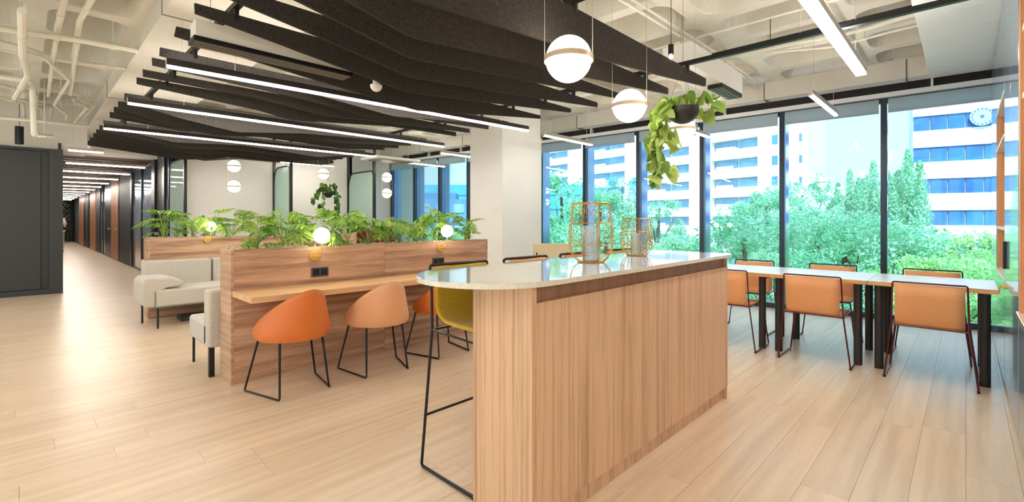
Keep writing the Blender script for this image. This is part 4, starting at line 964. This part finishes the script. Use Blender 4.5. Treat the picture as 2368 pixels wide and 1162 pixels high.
# local x along facade (to the left in view), local y towards the camera = +y
part('wall', MB().box(-9.5, 75, -7, -1.2, -9, 19.5), M['bwhite2'], ap)
zt = [13.4-2.9*k for k in range(-2, 8)]
for z in zt:
    part('balcony_band', MB().box(-3.5, 75, -1.2, 0, z-2.9+.15, z-1.35), M['bwhite'], ap)
for a, b in ((3.8, 7.6), (17.2, 21.0), (31.5, 36.5), (48, 53)):
    part('pier', MB().box(a, b, -1.2, .25, -9, 19.5), M['bwhite'], ap)
part('end_tower', MB().box(-9.5, -3.5, -1.2, .3, -9, 19.5), M['bwhite'], ap)
part('roof_edge', MB().box(-9.6, 75, -1.3, .3, 19.0, 20.0), M['bwhite'], ap)
wmes = {}
for z in zt:
    for a, b in ((-3.0, 3.8), (7.8, 17.0), (21.2, 31.2), (36.8, 47.5), (53.5, 64)):
        wd = (b-a)
        for q, (f0, f1) in enumerate(((0, .42), (.46, .98))):
            part('window', MB().box(a+wd*f0+.1, a+wd*f1, -1.16, -.95, z-1.30, z-.02), M['bglass'], ap)
        part('railing', MB().box(a+wd*.5, a+wd*.9, -.2, -.1, z-1.35, z-.9), M['bwhite2'], ap)
    part('window', MB().box(-6.3, -5.5, .3, .34, z-1.4, z-.1), M['bgrey'], ap)
    part('window', MB().box(-9.4, -9.05, .3, .34, z-1.4, z-.4), M['bgrey'], ap)
part('towel', MB().box(13.2, 14.6, 0, .1, 9.0, 9.5), M['pink'], ap, label='pink cloth over a balcony')
# office block
O0 = Vector((67.3, 4.1)); od = Vector((.2, -.98)); oang = math.atan2(od.y, od.x)
of = thing('office_building', 'pale office block with deep blue window bands seen at the right', 'building', (O0.x, O0.y, 0), oang)
part('wall', MB().box(0, 45, .35, 3, -9, 19), M['bwhite2'], of)
for k in range(-2, 7):
    z = 12.6-3.4*k
    part('spandrel', MB().box(-.05, 45, 0, .35, z, z+1.8), M['bwhite'], of)
    for q in range(24):
        part('window_pane', MB().box(.05+1.4*q, 1.35+1.4*q, .16, .22, z-1.6, z), M['bblue'], of)
lg = thing('round_sign', 'pale cyan round emblem on the top blue band of the office block', 'sign', (O0.x+od.x*5.4-.25, O0.y+od.y*5.4, 12.0), oang)
part('disc', MB().lathe([(.95, -.06), (.95, 0)], n=28, axis='Y'), M['pale'], lg)
dm = MB()
for k in range(16): a = 2*PI*k/16; dm.lathe([(.07, -.10), (.07, -.06)], (.78*math.cos(a), 0, .78*math.sin(a)), 8, 'Y')
dm.lathe([(.16, -.10), (.16, -.06)], (0, 0, 0), 10, 'Y')
part('emblem_marks', dm, M['bblue'], lg)
# far blocks to the left
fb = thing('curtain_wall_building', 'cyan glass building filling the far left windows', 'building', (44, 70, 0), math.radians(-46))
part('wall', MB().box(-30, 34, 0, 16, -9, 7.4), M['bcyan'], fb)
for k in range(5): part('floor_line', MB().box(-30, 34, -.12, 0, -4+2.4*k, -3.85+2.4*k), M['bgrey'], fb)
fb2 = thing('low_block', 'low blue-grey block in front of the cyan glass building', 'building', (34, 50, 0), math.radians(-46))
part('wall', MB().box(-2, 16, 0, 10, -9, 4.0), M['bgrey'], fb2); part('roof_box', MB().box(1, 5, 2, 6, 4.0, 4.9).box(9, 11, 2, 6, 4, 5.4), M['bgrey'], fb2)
for k in range(8):
    for j in range(2): part('window', MB().box(-1.6+2.2*k, -.2+2.2*k, -.06, 0, .4+1.9*j, 1.5+1.9*j), M['bglass'], fb2)
fb3 = thing('distant_tower', 'pale distant block seen low between the trees', 'building', (110, 16.5, 0), math.radians(-80))
part('wall', MB().box(-4, 4, 0, 8, -9, 7.0), M['bwhite'], fb3)
for k in range(4):
    for j in range(4): part('window', MB().box(-3.4+1.9*j, -2.3+1.9*j, -.1, 0, 5.4-2*k, 6.2-2*k), M['bglass'], fb3)

# trees
def crown_mesh(n, mat, kind, seed, leaf=.16):
    r = random.Random(seed); mb = MB(); blobs = []
    if kind == 'round':
        for k in range(46):
            a = r.uniform(0, 2*PI); zz = r.uniform(-.85, .85); rr = math.sqrt(max(.05, 1-zz*zz))*r.uniform(.35, .95); blobs.append((rr*math.cos(a), rr*math.sin(a), zz*.9, r.uniform(.10, .26)))
    else:
        for k in range(26):
            zz = -1+2*k/25; rr = .30*math.sqrt(max(.02, 1-((zz+.15)/1.15)**2)); a = r.uniform(0, 2*PI); blobs.append((rr*.7*math.cos(a), rr*.7*math.sin(a), zz, .16*(1-.55*max(0, zz))))
    if kind == 'pop':
        sp = [(0, 0, 1.0), (.20, .05, .72), (-.18, .10, .80), (.05, -.22, .55), (-.10, -.16, .66), (.14, .2, .45), (-.28, -.02, .35), (.30, -.10, .30)]
        for k in range(n):
            x, y, hh = sp[r.randrange(8)]; q = r.random()**.8; z = -1+(hh+1)*q; w = .23*(1-q)**.6*r.uniform(.3, 1.15)+.015; a = r.uniform(0, 2*PI)
            c = Vector((x*(.8+.2*q)+w*math.cos(a), y+w*math.sin(a), z)); d = Vector((r.gauss(0, .5), r.gauss(0, .5), 1)).normalized(); e = Vector((math.cos(a+1.5), math.sin(a+1.5), 0)); s = leaf*r.uniform(.6, 1.2)/2.2
            mb.add([c-d*s, c-e*s*.5, c+d*s, c+e*s*.5], [(0, 1, 2, 3)])
        return mesh('foliage', mb, mat)
    for k in range(n):
        b = blobs[r.randrange(len(blobs))]
        v = Vector((r.gauss(0, 1), r.gauss(0, 1), r.gauss(0, 1))).normalized()*b[3]*r.uniform(.55, 1.08)
        c = Vector(b[:3])+v; d = Vector((r.gauss(0, 1), r.gauss(0, 1), r.gauss(0, .8))).normalized(); e = d.orthogonal().normalized(); s = leaf*r.uniform(.6, 1.2)/2.6
        mb.add([c-d*s, c-e*s*.45+Vector((0, 0, s*.2)), c+d*s, c+e*s*.45-Vector((0, 0, s*.1))], [(0, 1, 2, 3)])
    return mesh('foliage', mb, mat)
CR = [crown_mesh(8500, M['tree'], 'round', 3, .09), crown_mesh(8500, M['tree'], 'round', 5, .09), crown_mesh(16000, M['tree2'], 'round', 8, .10), crown_mesh(12000, M['tree3'], 'round', 9, .09), crown_mesh(12000, M['tree'], 'pop', 11, .06)]
trunk = MB().tube([(0, 0, -9), (.1, .05, -5), (0, 0, -1), (.1, -.1, 1.2)], .22, 8, r2=.06)
TRM = mesh('trunk', trunk, M['bark'], True)
def tree(px, top, d, rr, c, label, stretch=1.0):
    u = (px-1184)/1087; x = d*(fwd.x+u*rgt.x); y = d*(fwd.y+u*rgt.y); zt_ = 1.33+d*(510-top)/1087; cz = zt_-rr*stretch
    pop = c == 4
    t = thing('poplar_tree' if pop else 'tree', label, 'tree', (x, y, cz), R.uniform(0, 6), 'poplars between the buildings' if pop else 'trees outside the windows')
    f_ = ob('foliage', CR[c], t); f_.scale = (rr, rr, rr*stretch); f_['kind'] = 'stuff'
    b = ob('trunk', TRM, t); b.location = (0, 0, 0)
    if cz > 0: b.location.z = -0.0
    for k in range(0 if pop else 5):
        a = 2*PI*k/5+.3; part('branch', MB().tube([(0, 0, -rr*.8), (rr*.3*math.cos(a), rr*.3*math.sin(a), -rr*.2), (rr*.62*math.cos(a), rr*.62*math.sin(a), rr*.3)], rr*.03, 5, r2=rr*.008), M['bark'], t)
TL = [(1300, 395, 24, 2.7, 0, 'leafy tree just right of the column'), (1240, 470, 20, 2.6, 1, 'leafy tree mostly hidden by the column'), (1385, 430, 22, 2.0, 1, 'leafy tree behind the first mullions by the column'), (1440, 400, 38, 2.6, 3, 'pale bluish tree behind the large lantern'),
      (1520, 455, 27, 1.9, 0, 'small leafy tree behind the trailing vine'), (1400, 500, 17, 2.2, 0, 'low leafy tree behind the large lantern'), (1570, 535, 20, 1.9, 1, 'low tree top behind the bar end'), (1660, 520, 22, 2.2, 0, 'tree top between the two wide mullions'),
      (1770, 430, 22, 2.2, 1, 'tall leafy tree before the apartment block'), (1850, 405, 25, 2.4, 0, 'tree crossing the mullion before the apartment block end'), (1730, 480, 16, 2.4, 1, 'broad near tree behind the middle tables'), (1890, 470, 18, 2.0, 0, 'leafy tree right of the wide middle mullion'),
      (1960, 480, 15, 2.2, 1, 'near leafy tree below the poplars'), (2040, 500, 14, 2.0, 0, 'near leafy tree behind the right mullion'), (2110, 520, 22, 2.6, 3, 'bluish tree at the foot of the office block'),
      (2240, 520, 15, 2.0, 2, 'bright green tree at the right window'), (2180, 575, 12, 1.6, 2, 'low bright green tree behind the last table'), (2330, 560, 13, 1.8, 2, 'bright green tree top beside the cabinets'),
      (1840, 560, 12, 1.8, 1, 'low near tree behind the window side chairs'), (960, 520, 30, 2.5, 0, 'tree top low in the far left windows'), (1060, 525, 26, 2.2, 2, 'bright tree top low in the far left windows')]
for px, tp, d, rr, c, l in TL: tree(px, tp, d, rr, c, l, .95)
for px, tp, d, rr, l in [(1965, 392, 46, 4.6, 'shorter poplar left of the right mullion'), (2020, 372, 46, 5.2, 'poplar just left of the right mullion'), (2100, 345, 44, 5.6, 'tallest poplar beside the office block'), (2070, 400, 48, 5.0, 'poplar just right of the right mullion'), (1935, 440, 48, 4.0, 'lowest poplar by the apartment block')]:
    tree(px, tp, d, rr, 4, l, 1.0)
